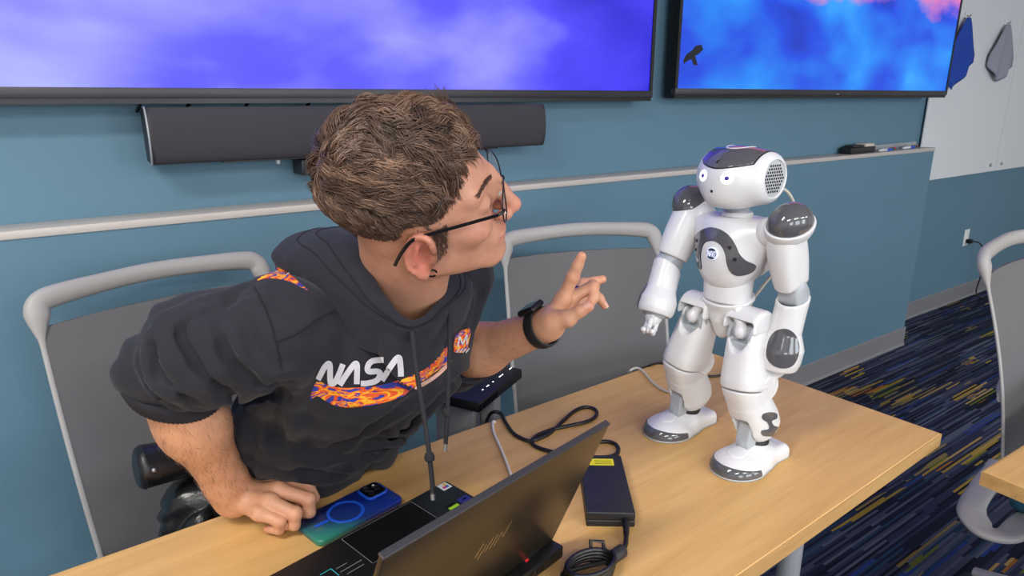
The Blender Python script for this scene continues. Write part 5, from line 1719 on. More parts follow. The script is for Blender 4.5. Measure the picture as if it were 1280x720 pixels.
# hood: a loose doubled collar lofted round the neck (front, near side, back, far side)
def hood_loft():
    outer = [PT(513, 424, .872), PT(468, 417, .868), PT(424, 396, .885), PT(384, 364, .94), PT(346, 334, 1.00), PT(360, 318, 1.08), PT(420, 330, 1.14), PT(500, 330, 1.14), PT(570, 345, 1.08), PT(590, 372, 1.0), PT(560, 405, .92)]
    mid = [PT(514, 416, .862), PT(462, 398, .852), PT(412, 366, .868), PT(368, 330, .93), PT(343, 314, 1.0), PT(372, 292, 1.06), PT(430, 300, 1.10), PT(505, 305, 1.10), PT(575, 330, 1.05), PT(588, 362, .98), PT(556, 396, .905)]
    rim = [PT(515, 409, .860), PT(471, 382, .836), PT(444, 344, .845), PT(420, 304, .888), PT(404, 288, .965), PT(424, 284, 1.01), PT(465, 285, 1.03), PT(520, 300, 1.03), PT(562, 330, 1.0), PT(572, 362, .955), PT(548, 390, .895)]
    inn = [PT(516, 402, .868), PT(484, 374, .845), PT(464, 338, .856), PT(450, 302, .896), PT(440, 296, .965), PT(452, 294, .995), PT(480, 296, 1.01), PT(520, 310, 1.01), PT(550, 336, .985), PT(556, 364, .945), PT(540, 386, .895)]
    deep = [p + np.array([0, .004, -.045]) for p in inn]
    low = [p + np.array([0, .008, -.10]) for p in inn]
    def ringc(R): return catmull(R, 12, True)
    keys = [ringc(R) for R in ([o + np.array([0, .012, -.03]) for o in outer], outer, mid, rim, inn, deep, low)]
    n = len(keys[0])
    cols = []
    for i in range(n):
        cols.append(catmull([k[i] for k in keys], 6))
    m = len(cols[0])
    V = np.array([[cols[i][j] for j in range(m)] for i in range(n)])
    # cloth irregularity
    flat_ = V.reshape(-1, 3).astype(np.float32)
    ctr_ = RIM_C
    nz = vnoise(flat_ * 22, 5)[:, None] * .0035 + vnoise(flat_ * 48, 6)[:, None] * .0016
    dirs = flat_ - ctr_; dirs /= np.linalg.norm(dirs, axis=1, keepdims=True)
    flat_ = flat_ + dirs * nz
    # stitched groove along the rim
    J = np.tile(np.arange(m), n)
    for jg in (14, 15):
        flat_[J == jg] -= dirs[J == jg] * .0018
    F_ = [(i * m + j, i * m + j + 1, ((i + 1) % n) * m + j + 1, ((i + 1) % n) * m + j) for i in range(n) for j in range(m - 1)]
    o = np_mesh('hood', flat_, F_, M_hood, HOODIE)
    bm = bmesh.new(); bm.from_mesh(o.data)
    bmesh.ops.recalc_face_normals(bm, faces=bm.faces); bm.to_mesh(o.data); bm.free()
    for jg in (15, 17):
        V_, F2 = tube_data([flat_[i * m + jg] for i in range(n)] + [flat_[jg]], .0011, 5, False)
        mesh_obj('rim_stitching', V_, F2, M_seam, HOODIE)
    sub = o.modifiers.new('smooth', 'SUBSURF'); sub.levels = 1; sub.render_levels = 1
    return o
HOOD = hood_loft()
hh = cam_hit(bvh_of([HOODIE, HOOD]))
# ribbed cuffs
M_rib = mat('ribbed_cuff', (32, 31, 38), .95, bump=(700, .3, .0008))
def cuff_ring(org, arm_ax, p0, nrm_, r0):
    # centre of the cut on the arm axis, radius so that the band hugs the arm
    k_ = (p0 - org).dot(nrm_) / arm_ax.dot(nrm_); cc = org + arm_ax * k_
    u = unit(np.cross(nrm_, (0, 0, 1))); v = np.cross(nrm_, u)
    V = []; nseg = 120
    prof = [(-.026, .0015), (-.012, .0020), (.002, .0015), (.006, -.001), (.002, -.005), (-.02, -.005)]
    for (hgt, dr_) in prof:
        for k in range(nseg):
            a = 2 * math.pi * k / nseg; w_ = u * math.cos(a) + v * math.sin(a)
            sn = np.linalg.norm(w_ - arm_ax * w_.dot(arm_ax))
            rr = r0 + dr_ + (.0009 if k % 2 else -.0006) * (dr_ > -.003)
            V.append(cc + arm_ax * hgt / max(.5, arm_ax.dot(nrm_)) + w_ * rr / sn)
    Fc = [(i * nseg + k, i * nseg + (k + 1) % nseg, ((i + 1) % len(prof)) * nseg + (k + 1) % nseg, ((i + 1) % len(prof)) * nseg + k) for i in range(len(prof)) for k in range(nseg)]
    mesh_obj('cuff', V, Fc, M_rib, HOODIE)
cuff_ring(RE, RF_ax, R_CUTP, R_CUTN, .0535)
cuff_ring(LE, LF_ax, L_CUFF, LF_ax, .0525)
# seams and prints on the cloth
def cloth_line(name, px, r, m, parent, n=6, lift=.0):
    pts = []
    for (x, y) in catmull(px, n):
        h_ = hh(x, y)
        if h_ is not None: pts.append(h_[0] + h_[1] * lift)
    # drop jumps across silhouettes
    good = [pts[0]]
    for p in pts[1:]:
        if np.linalg.norm(p - good[-1]) < .05: good.append(p)
    return tube(name, good, r, m, parent, 6)
cloth_line('shoulder_seam', [(318, 358), (327, 376), (338, 402), (346, 432), (352, 462)], .0013, M_seam, HOODIE)
cloth_line('yoke_seam', [(346, 428), (372, 416), (398, 398), (418, 388)], .0013, M_seam, HOODIE)
def ribbon(name, paths, width, m, parent, lift=.0012):
    parts = []
    for path in paths:
        C = [np.array(p, float) for p in path]
        n = len(C); rows = []
        for i in range(n):
            d = C[min(i + 1, n - 1)] - C[max(i - 1, 0)]; d /= np.linalg.norm(d) + 1e-9
            s = np.array([-d[1], d[0]])
            row = []
            for k in range(4):
                p = C[i] + s * width * (k / 3 - .5)
                h_ = hh(p[0], p[1])
                row.append(None if h_ is None else h_[0] + h_[1] * lift)
            rows.append(row)
        V = []; ids = {}
        for i, row in enumerate(rows):
            for k, p in enumerate(row):
                if p is not None: ids[(i, k)] = len(V); V.append(p)
        Fc = []
        for i in range(n - 1):
            for k in range(3):
                ks = [(i, k), (i, k + 1), (i + 1, k + 1), (i + 1, k)]
                if all(q in ids for q in ks): Fc.append(tuple(ids[q] for q in ks))
        parts.append((V, Fc))
    V, Fc = join_data(parts)
    o = mesh_obj(name, V, Fc, m, parent)
    return o
def logo_px(u, v):
    xz = 107 + u * 296
    yb = np.interp(xz, [107, 175, 270, 310, 403], [260, 280, 274, 267, 248]); yc = np.interp(xz, [107, 130, 200, 270, 330, 403], [206, 204, 208, 196, 190, 178])
    x = xz + v * 20 - 4; y = yb + (yc - yb) * v
    return (360 + x / 2.769, 380 + y / 2.769)
word = [
    [(0, 0), (.012, .55), (.022, .80), (.05, 1.0), (.08, .85), (.135, .15), (.165, 0), (.195, .15), (.215, .6), (.225, 1.0)],
    [(.255, 0), (.30, .5), (.345, .9), (.375, 1.0), (.40, .85), (.43, .4), (.455, 0)],
    [(.50, .02), (.58, 0), (.66, .02), (.70, .14), (.70, .36), (.66, .48), (.57, .52), (.535, .64), (.535, .86), (.57, .98), (.64, 1.0), (.71, .98)],
    [(.745, 0), (.80, .5), (.845, .9), (.875, 1.0), (.90, .85), (.94, .4), (.97, 0)],
]
M_print = mat('print_pale_grey', (205, 203, 208), .8)
ribbon('printed_lettering', [[logo_px(*p) for p in catmull(w_, 6)] for w_ in word], 7.2, M_print, HOODIE)
def marble_material(name):
    m = bpy.data.materials.new(name); m.use_nodes = True
    nt = m.node_tree; N = nt.nodes; L = nt.links; b = N['Principled BSDF']; b.inputs['Roughness'].default_value = .8
    tc = N.new('ShaderNodeTexCoord'); ns = N.new('ShaderNodeTexNoise'); ns.inputs['Scale'].default_value = 30; ns.inputs['Detail'].default_value = 2; ns.inputs['Distortion'].default_value = 1.6
    mp = N.new('ShaderNodeMapping'); mp.inputs['Scale'].default_value = (.7, .7, 1.6); L.new(tc.outputs['Object'], mp.inputs[0]); L.new(mp.outputs[0], ns.inputs['Vector'])
    rp = N.new('ShaderNodeValToRGB'); rp.color_ramp.interpolation = 'CONSTANT'; el = rp.color_ramp.elements
    cs = [(0, (44, 58, 150)), (.40, (226, 84, 30)), (.47, (240, 170, 40)), (.52, (222, 80, 34)), (.57, (40, 54, 148)), (.62, (236, 150, 44)), (.68, (214, 70, 40))]
    el[0].position = 0; el[0].color = lin(cs[0][1]) + (1,); el[1].position = cs[1][0]; el[1].color = lin(cs[1][1]) + (1,)
    for p, c in cs[2:]:
        e = el.new(p); e.color = lin(c) + (1,)
    L.new(ns.outputs['Fac'], rp.inputs[0]); L.new(rp.outputs[0], b.inputs['Base Color'])
    return m
M_marble = marble_material('marbled_print')
z4 = lambda x, y: (360 + x / 2.769, 380 + y / 2.769)
band = [z4(*p) for p in [(76, 332), (88, 286), (105, 268), (150, 284), (215, 290), (300, 284), (372, 268), (428, 248), (476, 224), (520, 184), (556, 142), (562, 186), (520, 226), (470, 262), (430, 290), (396, 318), (340, 338), (285, 350), (225, 356), (170, 352), (130, 334), (100, 316)]]
decal('printed_band', band, hh, .0011, M_marble, HOODIE, 3.0, 3)
decal('printed_stripe', [z4(*p) for p in [(440, 286), (480, 262), (520, 234), (560, 194), (560, 206), (522, 246), (484, 272), (444, 294)]], hh, .0016, mat('print_peach', (226, 178, 160), .8), HOODIE, 2.0, 2)
decal('printed_patch', [(569, 419), (577, 413), (586, 410), (588, 416), (585, 428), (583, 438), (574, 441), (567, 440), (567, 430)], hh, .0012, M_marble, HOODIE, 2.0)
ribbon('patch_letter', [[(571, 433), (573, 420)], [(573, 420), (577, 430)], [(577, 430), (582, 418)], [(582, 418), (582, 431)]], 1.7, M_print, HOODIE, .0022)
ribbon('patch_bars', [[(569 + k * 4, 440), (573 + k * 4, 435)] for k in range(4)], 1.3, M_print, HOODIE, .0022)
decal('hood_lining', [(322, 351), (330, 343), (339, 337), (347, 334), (356, 338), (365, 346), (375, 355), (384, 363), (374, 358), (362, 352), (350, 349), (336, 348)], hh, .0014, M_marble, HOODIE, 2.5)
ribbon('lining_letters', [[(342, 346), (347, 338)], [(347, 338), (351, 345)], [(352, 345), (356, 340)], [(357, 346), (361, 343)], [(332, 348), (336, 341)]], 1.2, M_print, HOODIE, .0024)

# drawstrings
M_cord = mat('black_cord', (30, 29, 34), .85, bump=(900, .5, .0006))
def drawstring(top_px, px, t0, t1, r, knot, tip):
    a = hh(*top_px)[0]
    n = len(px)
    pts = [a] + [PT(x, y, t0 + (t1 - t0) * i / (n - 1)) for i, (x, y) in enumerate(px)]
    ds = tube('drawstring', catmull(pts, 6), r, M_cord, HOODIE, 8)
    k = pts[knot]
    lathe('knot', [(0, -.007), (.005, -.006), (.0068, -.001), (.006, .004), (0, .007)], k, pts[knot + 1] - pts[knot], M_cord, ds, 12)
    e = pts[-1]; d = unit(pts[-1] - pts[-2])
    lathe('aglet', [(0, 0), (r * .95, 0), (r * .9, tip), (0, tip)], e - d * .002, d, mat('aglet', (150, 146, 140), .35, .6), ds, 10)
d0 = float((hh(515, 414)[0] - CAMP) @ C_F)
drawstring((515, 414), [(519, 450), (525, 490), (533, 540), (537, 572), (540, 600), (541, 618)], d0 - .012, d0 - .03, .0032, 4, .009)
d1 = float((hh(562, 392)[0] - CAMP) @ C_F)
drawstring((562, 392), [(562, 430), (561, 470), (559, 515), (558, 540), (557, 555)], d1 - .015, d1 - .02, .0030, 3, .012)

# ================================================================== worn things
M_gm = mat('gunmetal_frame', (46, 44, 46), .35, .7)
M_lens = mat('spectacle_lens', (225, 232, 240), .05)
M_lens.node_tree.nodes['Principled BSDF'].inputs['Alpha'].default_value = .10
gl = thing('eyeglasses', 'thin dark-framed eyeglasses worn on the man\'s face', 'glasses', tuple(head_w((.10, 0, 0))))
def hw(pts): return [head_w(p) for p in pts]
for s in (-1, 1):
    rimp = []
    for k in range(29):
        a = 2 * math.pi * k / 28
        ca, sa = math.cos(a), math.sin(a)
        y = s * .034 + .0250 * math.copysign(abs(ca) ** .75, ca); z = -.004 + .0205 * math.copysign(abs(sa) ** .75, sa)
        x = .1045 - .010 * (abs(y) / .06) ** 2
        rimp.append((x, y, z))
    fr = tube('rim', hw(rimp), .0009, M_gm, gl, 6)
    c = (.1045 - .010 * (.034 / .06) ** 2, s * .034, -.004)
    V = hw([c] + rimp[:-1]); n = len(rimp) - 1
    V = V + [v - R_h[:, 0] * .0012 for v in V]
    Fc = [(0, 1 + k, 1 + (k + 1) % n) for k in range(n)] + [(n + 1, n + 2 + (k + 1) % n, n + 2 + k) for k in range(n)]
    Fc += [(1 + k, n + 2 + k, n + 2 + (k + 1) % n, 1 + (k + 1) % n) for k in range(n)]
    mesh_obj('lens', V, Fc, M_lens, gl)
    tube('hinge', hw([(.0965, s * .0600, .004), (.094, s * .0668, .006), (.088, s * .0695, .006)]), .0020, M_gm, gl, 6)
    lathe('screw', [(0, 0), (.0018, 0), (.0018, .001), (0, .0012)], head_w((.0975, s * .0600, -.001)), R_h[:, 0], M_chrome, gl, 8)
    tube('temple_arm', catmull(hw([(.088, s * .0700, .006), (.050, s * .0745, .005), (.012, s * .0775, .003), (-.010, s * .0785, .000), (-.026, s * .0775, -.016), (-.038, s * .0745, -.036)]), 6), .0016, M_gm, gl, 6, flat=(.7, 1.5), updir=R_h[:, 2])
    tube('nose_pad', hw([(.100, s * .010, -.006), (.097, s * .0095, -.012)]), .0022, mat('clear_pad', (210, 205, 200), .2), gl, 8)
tube('bridge', catmull(hw([(.1035, -.0085, .003), (.1065, 0, .006), (.1035, .0085, .003)]), 5), .0011, M_gm, gl, 6)
# small black hoop in the ear
ec = head_w((.002, -.0755, -.056))
hp_ = [ec + R_h[:, 0] * .0052 * math.cos(2 * math.pi * k / 20) + R_h[:, 2] * .0052 * math.sin(2 * math.pi * k / 20) - R_h[:, 1] * .002 for k in range(18)]
tag(tube('earring', hp_, .0012, M_blackg, None, 6), 'small black hoop earring in the man\'s ear lobe', 'earring')

# wristwatch with a black rubber strap
M_rub = mat('black_rubber_strap', (26, 28, 32), .55)
wt = thing('wristwatch', 'black rubber-strapped wristwatch on the raised arm', 'watch', tuple(LW))
wc = LW - LF_ax * .012
wu = unit(np.cross(LF_ax, -C_F)); wv_ = np.cross(LF_ax, wu)
if wu.dot(C_U) < 0: wu = -wu
wv_ = np.cross(LF_ax, wu)
loop = [wc + (wu * math.cos(2 * math.pi * k / 36) * .0335 + wv_ * math.sin(2 * math.pi * k / 36) * .0315) for k in range(37)]
V = []; Fc = []
for k in range(36):
    a = 2 * math.pi * k / 36
    rad = wu * math.cos(a) + wv_ * math.sin(a)
    for (hh_, rr) in ((-.0095, .0300), (-.0095, .0325), (-.006, .0335), (.006, .0335), (.0095, .0325), (.0095, .0300)):
        V.append(wc + rad * rr + LF_ax * hh_)
for k in range(36):
    for j in range(6):
        Fc.append((k * 6 + j, k * 6 + (j + 1) % 6, ((k + 1) % 36) * 6 + (j + 1) % 6, ((k + 1) % 36) * 6 + j))
mesh_obj('strap', V, Fc, M_rub, wt, False, True, 40)
od = unit(wu * .86 + wv_ * (.5 if wv_.dot(-C_F) > 0 else -.5) * .3)
Rw = np.stack([LF_ax, np.cross(od, LF_ax), od], 1)
cc = wc + od * .0355
bm = bmesh.new(); add_box(bm, (-.019, -.016, -.0045), (.019, .016, .0045), .004, 3, Matrix.Translation(Vector(cc)) @ Matrix(Rw.tolist()).to_4x4())
bm_obj('case', bm, M_black, wt, False, True, 40)
bm = bmesh.new(); add_box(bm, (-.0165, -.0135, .0042), (.0165, .0135, .0055), .001, 1, Matrix.Translation(Vector(cc)) @ Matrix(Rw.tolist()).to_4x4())
bm_obj('glass', bm, M_blackg, wt)
for k in range(4):
    a = math.radians(120 + 14 * k)
    rad = -wv_ * math.sin(a) * (1 if wv_.dot(-C_F) < 0 else -1) + wu * math.cos(a)
    lathe('strap_hole', [(.0013, 0), (.0013, .0006)], wc + rad * .0333, rad, M_seam, wt, 8)
# dark blue ring on the bent finger
rp0, rp1 = LH['ring'][0], LH['ring'][1]
rc_ = rp0 + (rp1 - rp0) * .62; rd_ = unit(rp1 - rp0)
ru = unit(np.cross(rd_, (0, 0, 1))); rv = np.cross(rd_, ru)
prof = []
V = []; Fc = []
for k in range(24):
    a = 2 * math.pi * k / 24; rad = ru * math.cos(a) + rv * math.sin(a)
    for (hh_, rr) in ((-.0028, .0094), (-.0028, .0108), (.0028, .0108), (.0028, .0094)):
        V.append(rc_ + rad * rr + rd_ * hh_)
for k in range(24):
    for j in range(4): Fc.append((k * 4 + j, k * 4 + (j + 1) % 4, ((k + 1) % 24) * 4 + (j + 1) % 4, ((k + 1) % 24) * 4 + j))
tag(mesh_obj('finger_ring', V, Fc, mat('navy_ring', (24, 30, 92), .3), None, False, True, 40), 'dark blue band ring on a finger of the raised hand', 'ring')

# trousers and shoes (mostly below the table)
def f_trs(P):
    d = None
    for hx, kx in ((.26, .25), (.44, .47)):
        hp = np.array([hx, 1.20, .580]); kn = np.array([kx, .80, .54]); an = np.array([kx, .84, .12])
        for a, b, ra, rb in ((hp, kn, .092, .07), (kn, an, .066, .058)):
            c = sd_cap(P, a, b, ra, rb); d = c if d is None else smin(d, c, .03)
    d = smin(d, sd_ell(P, (.35, 1.22, .59), (.19, .13, .11)), .04)
    d = d - .008 * fold_noise(P, (1, .2, 0), (0, .7, .7), .06, 2.5, 71)
    d = smax(d, P[:, 2] - .665, .01); d = smax(d, .09 - P[:, 2], .006)
    return d * .85
M_trs = mat('dark_trousers', (30, 30, 36), .85, noise=(300, .2))
sdf_obj('trousers', f_trs, (.08, .66, .05), (.62, 1.40, .72), .008, M_trs, man, newton=1)
for kx in (.25, .47):
    sh = sdf_obj('shoe', lambda P, kx=kx: smax(smin(sd_ell(P, (kx, .74, .045), (.050, .085, .045)), sd_ell(P, (kx, .83, .06), (.045, .06, .06)), .04), .004 - P[:, 2], .004), (kx - .08, .62, -.01), (kx + .08, .92, .14), .005, M_black, man, newton=1)
    sdf_obj('shoe_sole', lambda P, kx=kx: smax(smax(smin(sd_ell(P, (kx, .74, .045), (.054, .090, .050)), sd_ell(P, (kx, .83, .06), (.049, .064, .064)), .04), P[:, 2] - .022, .003), .0005 - P[:, 2], .002), (kx - .08, .62, -.01), (kx + .08, .92, .14), .005, M_white, sh, newton=1)

# black jacket bunched on the seat and a leather pouch on it
M_leather = mat('black_shiny_nylon', (22, 22, 24), .28, bump=(180, .3, .002))
JC = PY(262, 640, 1.13)
def f_jacket(P):
    c = JC + np.array([.005, .02, -.05])
    d = sd_ell(P, c, (.085, .10, .10))
    d = smin(d, sd_ell(P, c + np.array([.02, .01, .075]), (.06, .07, .05)), .03)
    d = smin(d, sd_ell(P, np.array([c[0] + .02, c[1] + .02, .555]), (.11, .12, .07)), .06)
    d = d - .016 * fold_noise(P, (.5, -.2, .8), (.8, .2, -.3), .04, 2.6, 81) - .008 * fold_noise(P, (.9, 0, .3), (0, .3, .9), .024, 3, 83)
    return smax(d, .487 - P[:, 2], .006) * .8
JK = tag(sdf_obj('jacket', f_jacket, JC - np.array([.22, .2, .30]), JC + np.array([.24, .24, .2]), .0035, M_leather, None, newton=2), 'black shiny jacket bunched on the seat beside the man', 'jacket')
PC = PY(203, 578, 1.15)
pch = thing('leather_pouch', 'rounded black leather pouch with a buttoned flap behind the forearm', 'pouch', tuple(PC - np.array([0, 0, .04])))
pax = unit(np.array([.95, .1, -.10]))
M_lth = mat('black_leather', (20, 20, 22), .38, bump=(250, .2, .001))
def f_pouch(P):
    q0 = PC - pax * .028; q1 = PC + pax * .11
    d = smin(sd_cap(P, q0, q1, .036, .030), sd_ell(P, PC + pax * .09 + np.array([0, .01, -.03]), (.05, .035, .045)), .02)
    return smax(d, -plane(P, PC - pax * .040, pax), .010)
PO = sdf_obj('body', f_pouch, PC - .12, PC + .18, .003, M_lth, pch)
ph_ = cam_hit(bvh_of([PO]))
decal('flap', [(173, 573), (178, 568), (184, 574), (192, 581), (200, 587), (202, 592), (199, 598), (190, 598), (181, 593), (175, 585)], ph_, .0022, M_lth, PO, 3, 2)
hbn = ph_(192, 587)
if hbn is not None: lathe('snap_button', [(0, 0), (.0038, 0), (.0034, .0024), (0, .0032)], hbn[0] + hbn[1] * .0018, hbn[1], M_chrome, PO, 14)
rimpts = []
for k in range(26):
    a = 2 * math.pi * k / 25
    u_ = unit(np.cross(pax, (0, 0, 1))); v_ = np.cross(pax, u_)
    rimpts.append(PC - pax * .030 + (u_ * math.cos(a) + v_ * math.sin(a)) * .0352)
tube('piping', rimpts, .0022, M_lth, PO, 6)

# ================================================================== things on the table
# laptop
A_ = np.array([.488, .894]); phi = math.radians(12.0); LH_ = 112.4
M_lap = mat('laptop_black', (22, 22, 24), .42, noise=(1200, .5))
M_lid = mat('laptop_lid', (62, 54, 44), .30, .55)
lap = thing('laptop', 'open black laptop with stickers on the palm rest and silver logo on the lid', 'laptop', (A_[0], A_[1], ZT), phi + math.pi)
# local: x along the front edge towards the far-left corner, y from the user edge to the hinge
def lbox(name, lo, hi, m, bevel=0, parent=None, seg=2):
    o = box(name, lo, hi, m, None, bevel, True, seg); o.parent = parent or lap
    return o
BW, BD = .361, .257
base = lbox('base', (0, 0, .003), (BW, BD, .0225), M_lap, .004)
for x in (.02, BW - .03):
    for y in (.015, BD - .02): lbox('rubber_foot', (x, y, 0), (x + .015, y + .006, .0035), M_black)
lbox('keyboard_well', (.025, .105, .0222), (BW - .025, .222, .0228), M_black, 0, base)
rnd = random.Random(3)
M_key = mat('key_black', (30, 30, 33), .5)
kb = []
for r_ in range(6):
    x = .030
    while x < BW - .040:
        wdt = .0155 if not (r_ == 0 and .11 < x < .2) else .08
        wdt = min(wdt, BW - .030 - x)
        k = lbox('key', (x, .110 + r_ * .0182, .0226), (x + wdt, .110 + r_ * .0182 + .0155, .0242), M_key, 0, base)
        x += wdt + .003
M_line = mat('touchpad_line', (120, 120, 124), .4)
tpx0, tpx1, tpy0, tpy1 = .082, .212, .007, .085
tp_ = lbox('touchpad', (tpx0, tpy0, .0224), (tpx1, tpy1, .0228), mat('touchpad_black', (17, 17, 19), .3), 0, base)
for lo, hi in (((tpx0 - .0008, tpy0), (tpx0, tpy1)), ((tpx1, tpy0), (tpx1 + .0008, tpy1)), ((tpx0, tpy0 - .0006), (tpx1, tpy0)), ((tpx0, tpy1), (tpx1, tpy1 + .0006))):
    lbox('touchpad_edge', lo + (.0225,), hi + (.02292,), M_line, 0, base)
# stickers on the palm rest (user's left end, nearest the robot)
def sticker(x0, y0, x1, y1, rgb, name='sticker'):
    return lbox(name, (x0, y0, .0225), (x1, y1, .0229), mat(name + '_ink', rgb, .4), 0, base)
st = sticker(.006, .004, .024, .023, (225, 228, 232))
lbox('sticker_mark', (.009, .007, .0229), (.0150, .0135, .02305), mat('ink_yellow', (236, 196, 60), .4), 0, base)
lbox('sticker_mark', (.0150, .0135, .0229), (.021, .020, .02305), mat('ink_magenta', (214, 70, 130), .4), 0, base)
lbox('sticker_mark', (.009, .0135, .0229), (.0150, .020, .02305), mat('ink_blue', (60, 110, 200), .4), 0, base)
sticker(.008, .058, .028, .074, (40, 48, 128)); sticker(.012, .063, .022, .0665, (205, 210, 228), 'sticker_text')
sticker(.034, .0655, .053, .074, (150, 200, 40)); sticker(.034, .056, .053, .0655, (30, 32, 34), 'sticker_strip'); sticker(.037, .0595, .050, .0620, (200, 205, 200), 'sticker_text')
for k, (xa_, xb_) in enumerate(((.237, .254), (.219, .254), (.222, .250))): lbox('small_print', (xa_, .057 + k * .010, .0225), (xb_, .0583 + k * .010, .0229), M_line, 0, base)
sticker(.259, .0515, .276, .0523, (60, 200, 205), 'cyan_corner'); sticker(.2585, .0515, .2593, .072, (60, 200, 205), 'cyan_corner')
# rear port block
lbox('rear_block', (.0, BD - .024, .004), (BW, BD + .001, .0235), M_lap, .002)
for x, wd_ in ((.045, .014), (.066, .016), (.12, .02), (.20, .016), (.26, .03)):
    lbox('port', (x, BD - .004, .009), (x + wd_, BD + .0016, .016), M_blackg)
for x in (.03, BW - .07): lbox('hinge', (x, .226, .019), (x + .04, .240, .031), M_black, .004)
lbox('hinge_light', (.058, .2395, .0232), (.064, .2420, .0248), mat('red_led', (230, 40, 40), .4, emis=((255, 40, 40), .25)))
# lid
la = math.radians(LH_); hy, hz = .232, .024
ly = np.array([0, -math.cos(la), math.sin(la)]); ln = np.array([0, math.sin(la), math.cos(la)])
Ml = Matrix(((1, 0, 0, 0), (0, ly[1], ln[1], hy), (0, ly[2], ln[2], hz), (0, 0, 0, 1)))
LIDH = .242
def lidbox(name, lo, hi, m, bevel=0, parent=None):
    bm = bmesh.new(); add_box(bm, lo, hi, bevel, 3, Ml)
    o = bm_obj(name, bm, m, None, True, bevel > 0, 40); o.parent = parent or lap
    return o
lid = lidbox('lid', (0, 0, -.001), (BW, LIDH, .0062), M_lid, .003)
lidbox('screen_frame', (.002, .004, -.0022), (BW - .002, LIDH - .002, -.0008), M_blackg, 0, lid)
lidbox('screen', (.006, .012, -.0026), (BW - .006, LIDH - .006, -.0021), mat('laptop_screen', (12, 14, 20), .2, emis=((60, 80, 130), .6)), 0, lid)
lidbox('lid_edge', (-.0005, LIDH - .0030, -.0022), (BW + .0005, LIDH + .0006, .0064), mat('lid_edge_dark', (50, 50, 54), .4), .001, lid)
# four slanted strokes of the emblem
M_logo = mat('logo_silver', (205, 185, 150), .25, .9)
def slant(x0, y0, x1, y1, w_):
    # seen from behind, x runs the other way
    V = [(x0 - w_, y0, .0061), (x0 + w_, y0, .0061), (x1 + w_, y1, .0061), (x1 - w_, y1, .0061)]
    V = V + [(a, b, .0066) for a, b, c in V]
    V = [tuple(Ml @ Vector(v)) for v in V]
    o = mesh_obj('logo_stroke', V, [(3, 2, 1, 0), (4, 5, 6, 7), (0, 1, 5, 4), (1, 2, 6, 5), (2, 3, 7, 6), (3, 0, 4, 7)], M_logo, None, True, False)
    o.parent = lid
lcx, lcy = .178, .128
for dx, y0, y1 in ((.0200, -.010, .012), (.0130, -.020, .004), (.0035, -.012, .012), (-.0045, -.012, .012), (-.0125, -.013, .010), (-.0240, -.004, .022)):
    slant(lcx + dx + .003, lcy + y0, lcx + dx - .0035, lcy + y1, .0008)

# phone in a blue-green case
phc = np.array([.3265, .9235]); pa = math.radians(11.8)
def phone_mat():
    m = bpy.data.materials.new('phone_case'); m.use_nodes = True
    nt = m.node_tree; N = nt.nodes; L = nt.links; b = N['Principled BSDF']; b.inputs['Roughness'].default_value = .28
    tc = N.new('ShaderNodeTexCoord'); sp = N.new('ShaderNodeSeparateXYZ'); L.new(tc.outputs['Object'], sp.inputs[0])
    a = N.new('ShaderNodeMath'); a.operation = 'MULTIPLY_ADD'; a.inputs[1].default_value = 4.2; a.inputs[2].default_value = .58; L.new(sp.outputs[0], a.inputs[0])
    b2 = N.new('ShaderNodeMath'); b2.operation = 'MULTIPLY_ADD'; b2.inputs[1].default_value = 5.0; L.new(sp.outputs[1], b2.inputs[0]); L.new(a.outputs[0], b2.inputs[2])
    rp = N.new('ShaderNodeValToRGB'); el = rp.color_ramp.elements
    el[0].position = .05; el[0].color = lin((52, 140, 112)) + (1,); el[1].position = .85; el[1].color = lin((20, 50, 160)) + (1,)
    e = el.new(.42); e.color = lin((28, 48, 104)) + (1,)
    L.new(b2.outputs[0], rp.inputs[0]); L.new(rp.outputs[0], b.inputs['Base Color'])
    return m
phn = thing('smartphone', 'smartphone face down in a blue and green case beside the laptop', 'phone', (phc[0], phc[1], ZT), pa)
def pbox(name, lo, hi, m, bevel=0, parent=None, seg=3):
    o = box(name, lo, hi, m, None, bevel, True, seg); o.parent = parent or phn; return o
def rounded_slab(name, hx, hy, r, z0, z1, m, parent, bev=.002):
    pts = []
    for cx, cy, a0 in ((hx - r, hy - r, 0), (-hx + r, hy - r, 90), (-hx + r, -hy + r, 180), (hx - r, -hy + r, 270)):
        for k in range(7):
            a = math.radians(a0 + 15 * k); pts.append((cx + r * math.cos(a), cy + r * math.sin(a)))
    n = len(pts); V = []; Fc = []
    def inset(p, d):
        l = math.hypot(*p); return (p[0] - math.copysign(min(d, abs(p[0])), p[0]) * .8, p[1] - math.copysign(min(d, abs(p[1])), p[1]) * .8)
    for z, d in ((z0, bev), (z0 + bev, 0), (z1 - bev, 0), (z1, bev)):
        V += [inset(p, d) + (z,) for p in pts]
    for i in range(3):
        for k in range(n): Fc.append((i * n + k, i * n + (k + 1) % n, (i + 1) * n + (k + 1) % n, (i + 1) * n + k))
    Fc += [tuple(range(n - 1, -1, -1)), tuple(range(3 * n, 4 * n))]
    o = mesh_obj(name, V, Fc, m, None, True, True, 50); o.parent = parent; return o
case = rounded_slab('case', .080, .0395, .012, 0, .0112, phone_mat(), phn)
M_bl = mat('case_blue_ring', (30, 84, 205), .3)
ringp = [(-.008 + .0275 * math.cos(2 * math.pi * k / 40), .0275 * math.sin(2 * math.pi * k / 40), .0113) for k in range(41)]
o = tube('magnet_ring', ringp, .0028, M_bl, None, 8, True, flat=(1, .35), updir=(0, 0, 1)); o.parent = case
pbox('magnet_bar', (-.064, -.003, .0108), (-.040, .003, .0122), M_bl, .0008, case)
cb = rounded_slab('camera_frame', .0205, .0205, .009, 0, .0042, M_bl, case, .001); cb.location = (.0545, .0145, .0106)
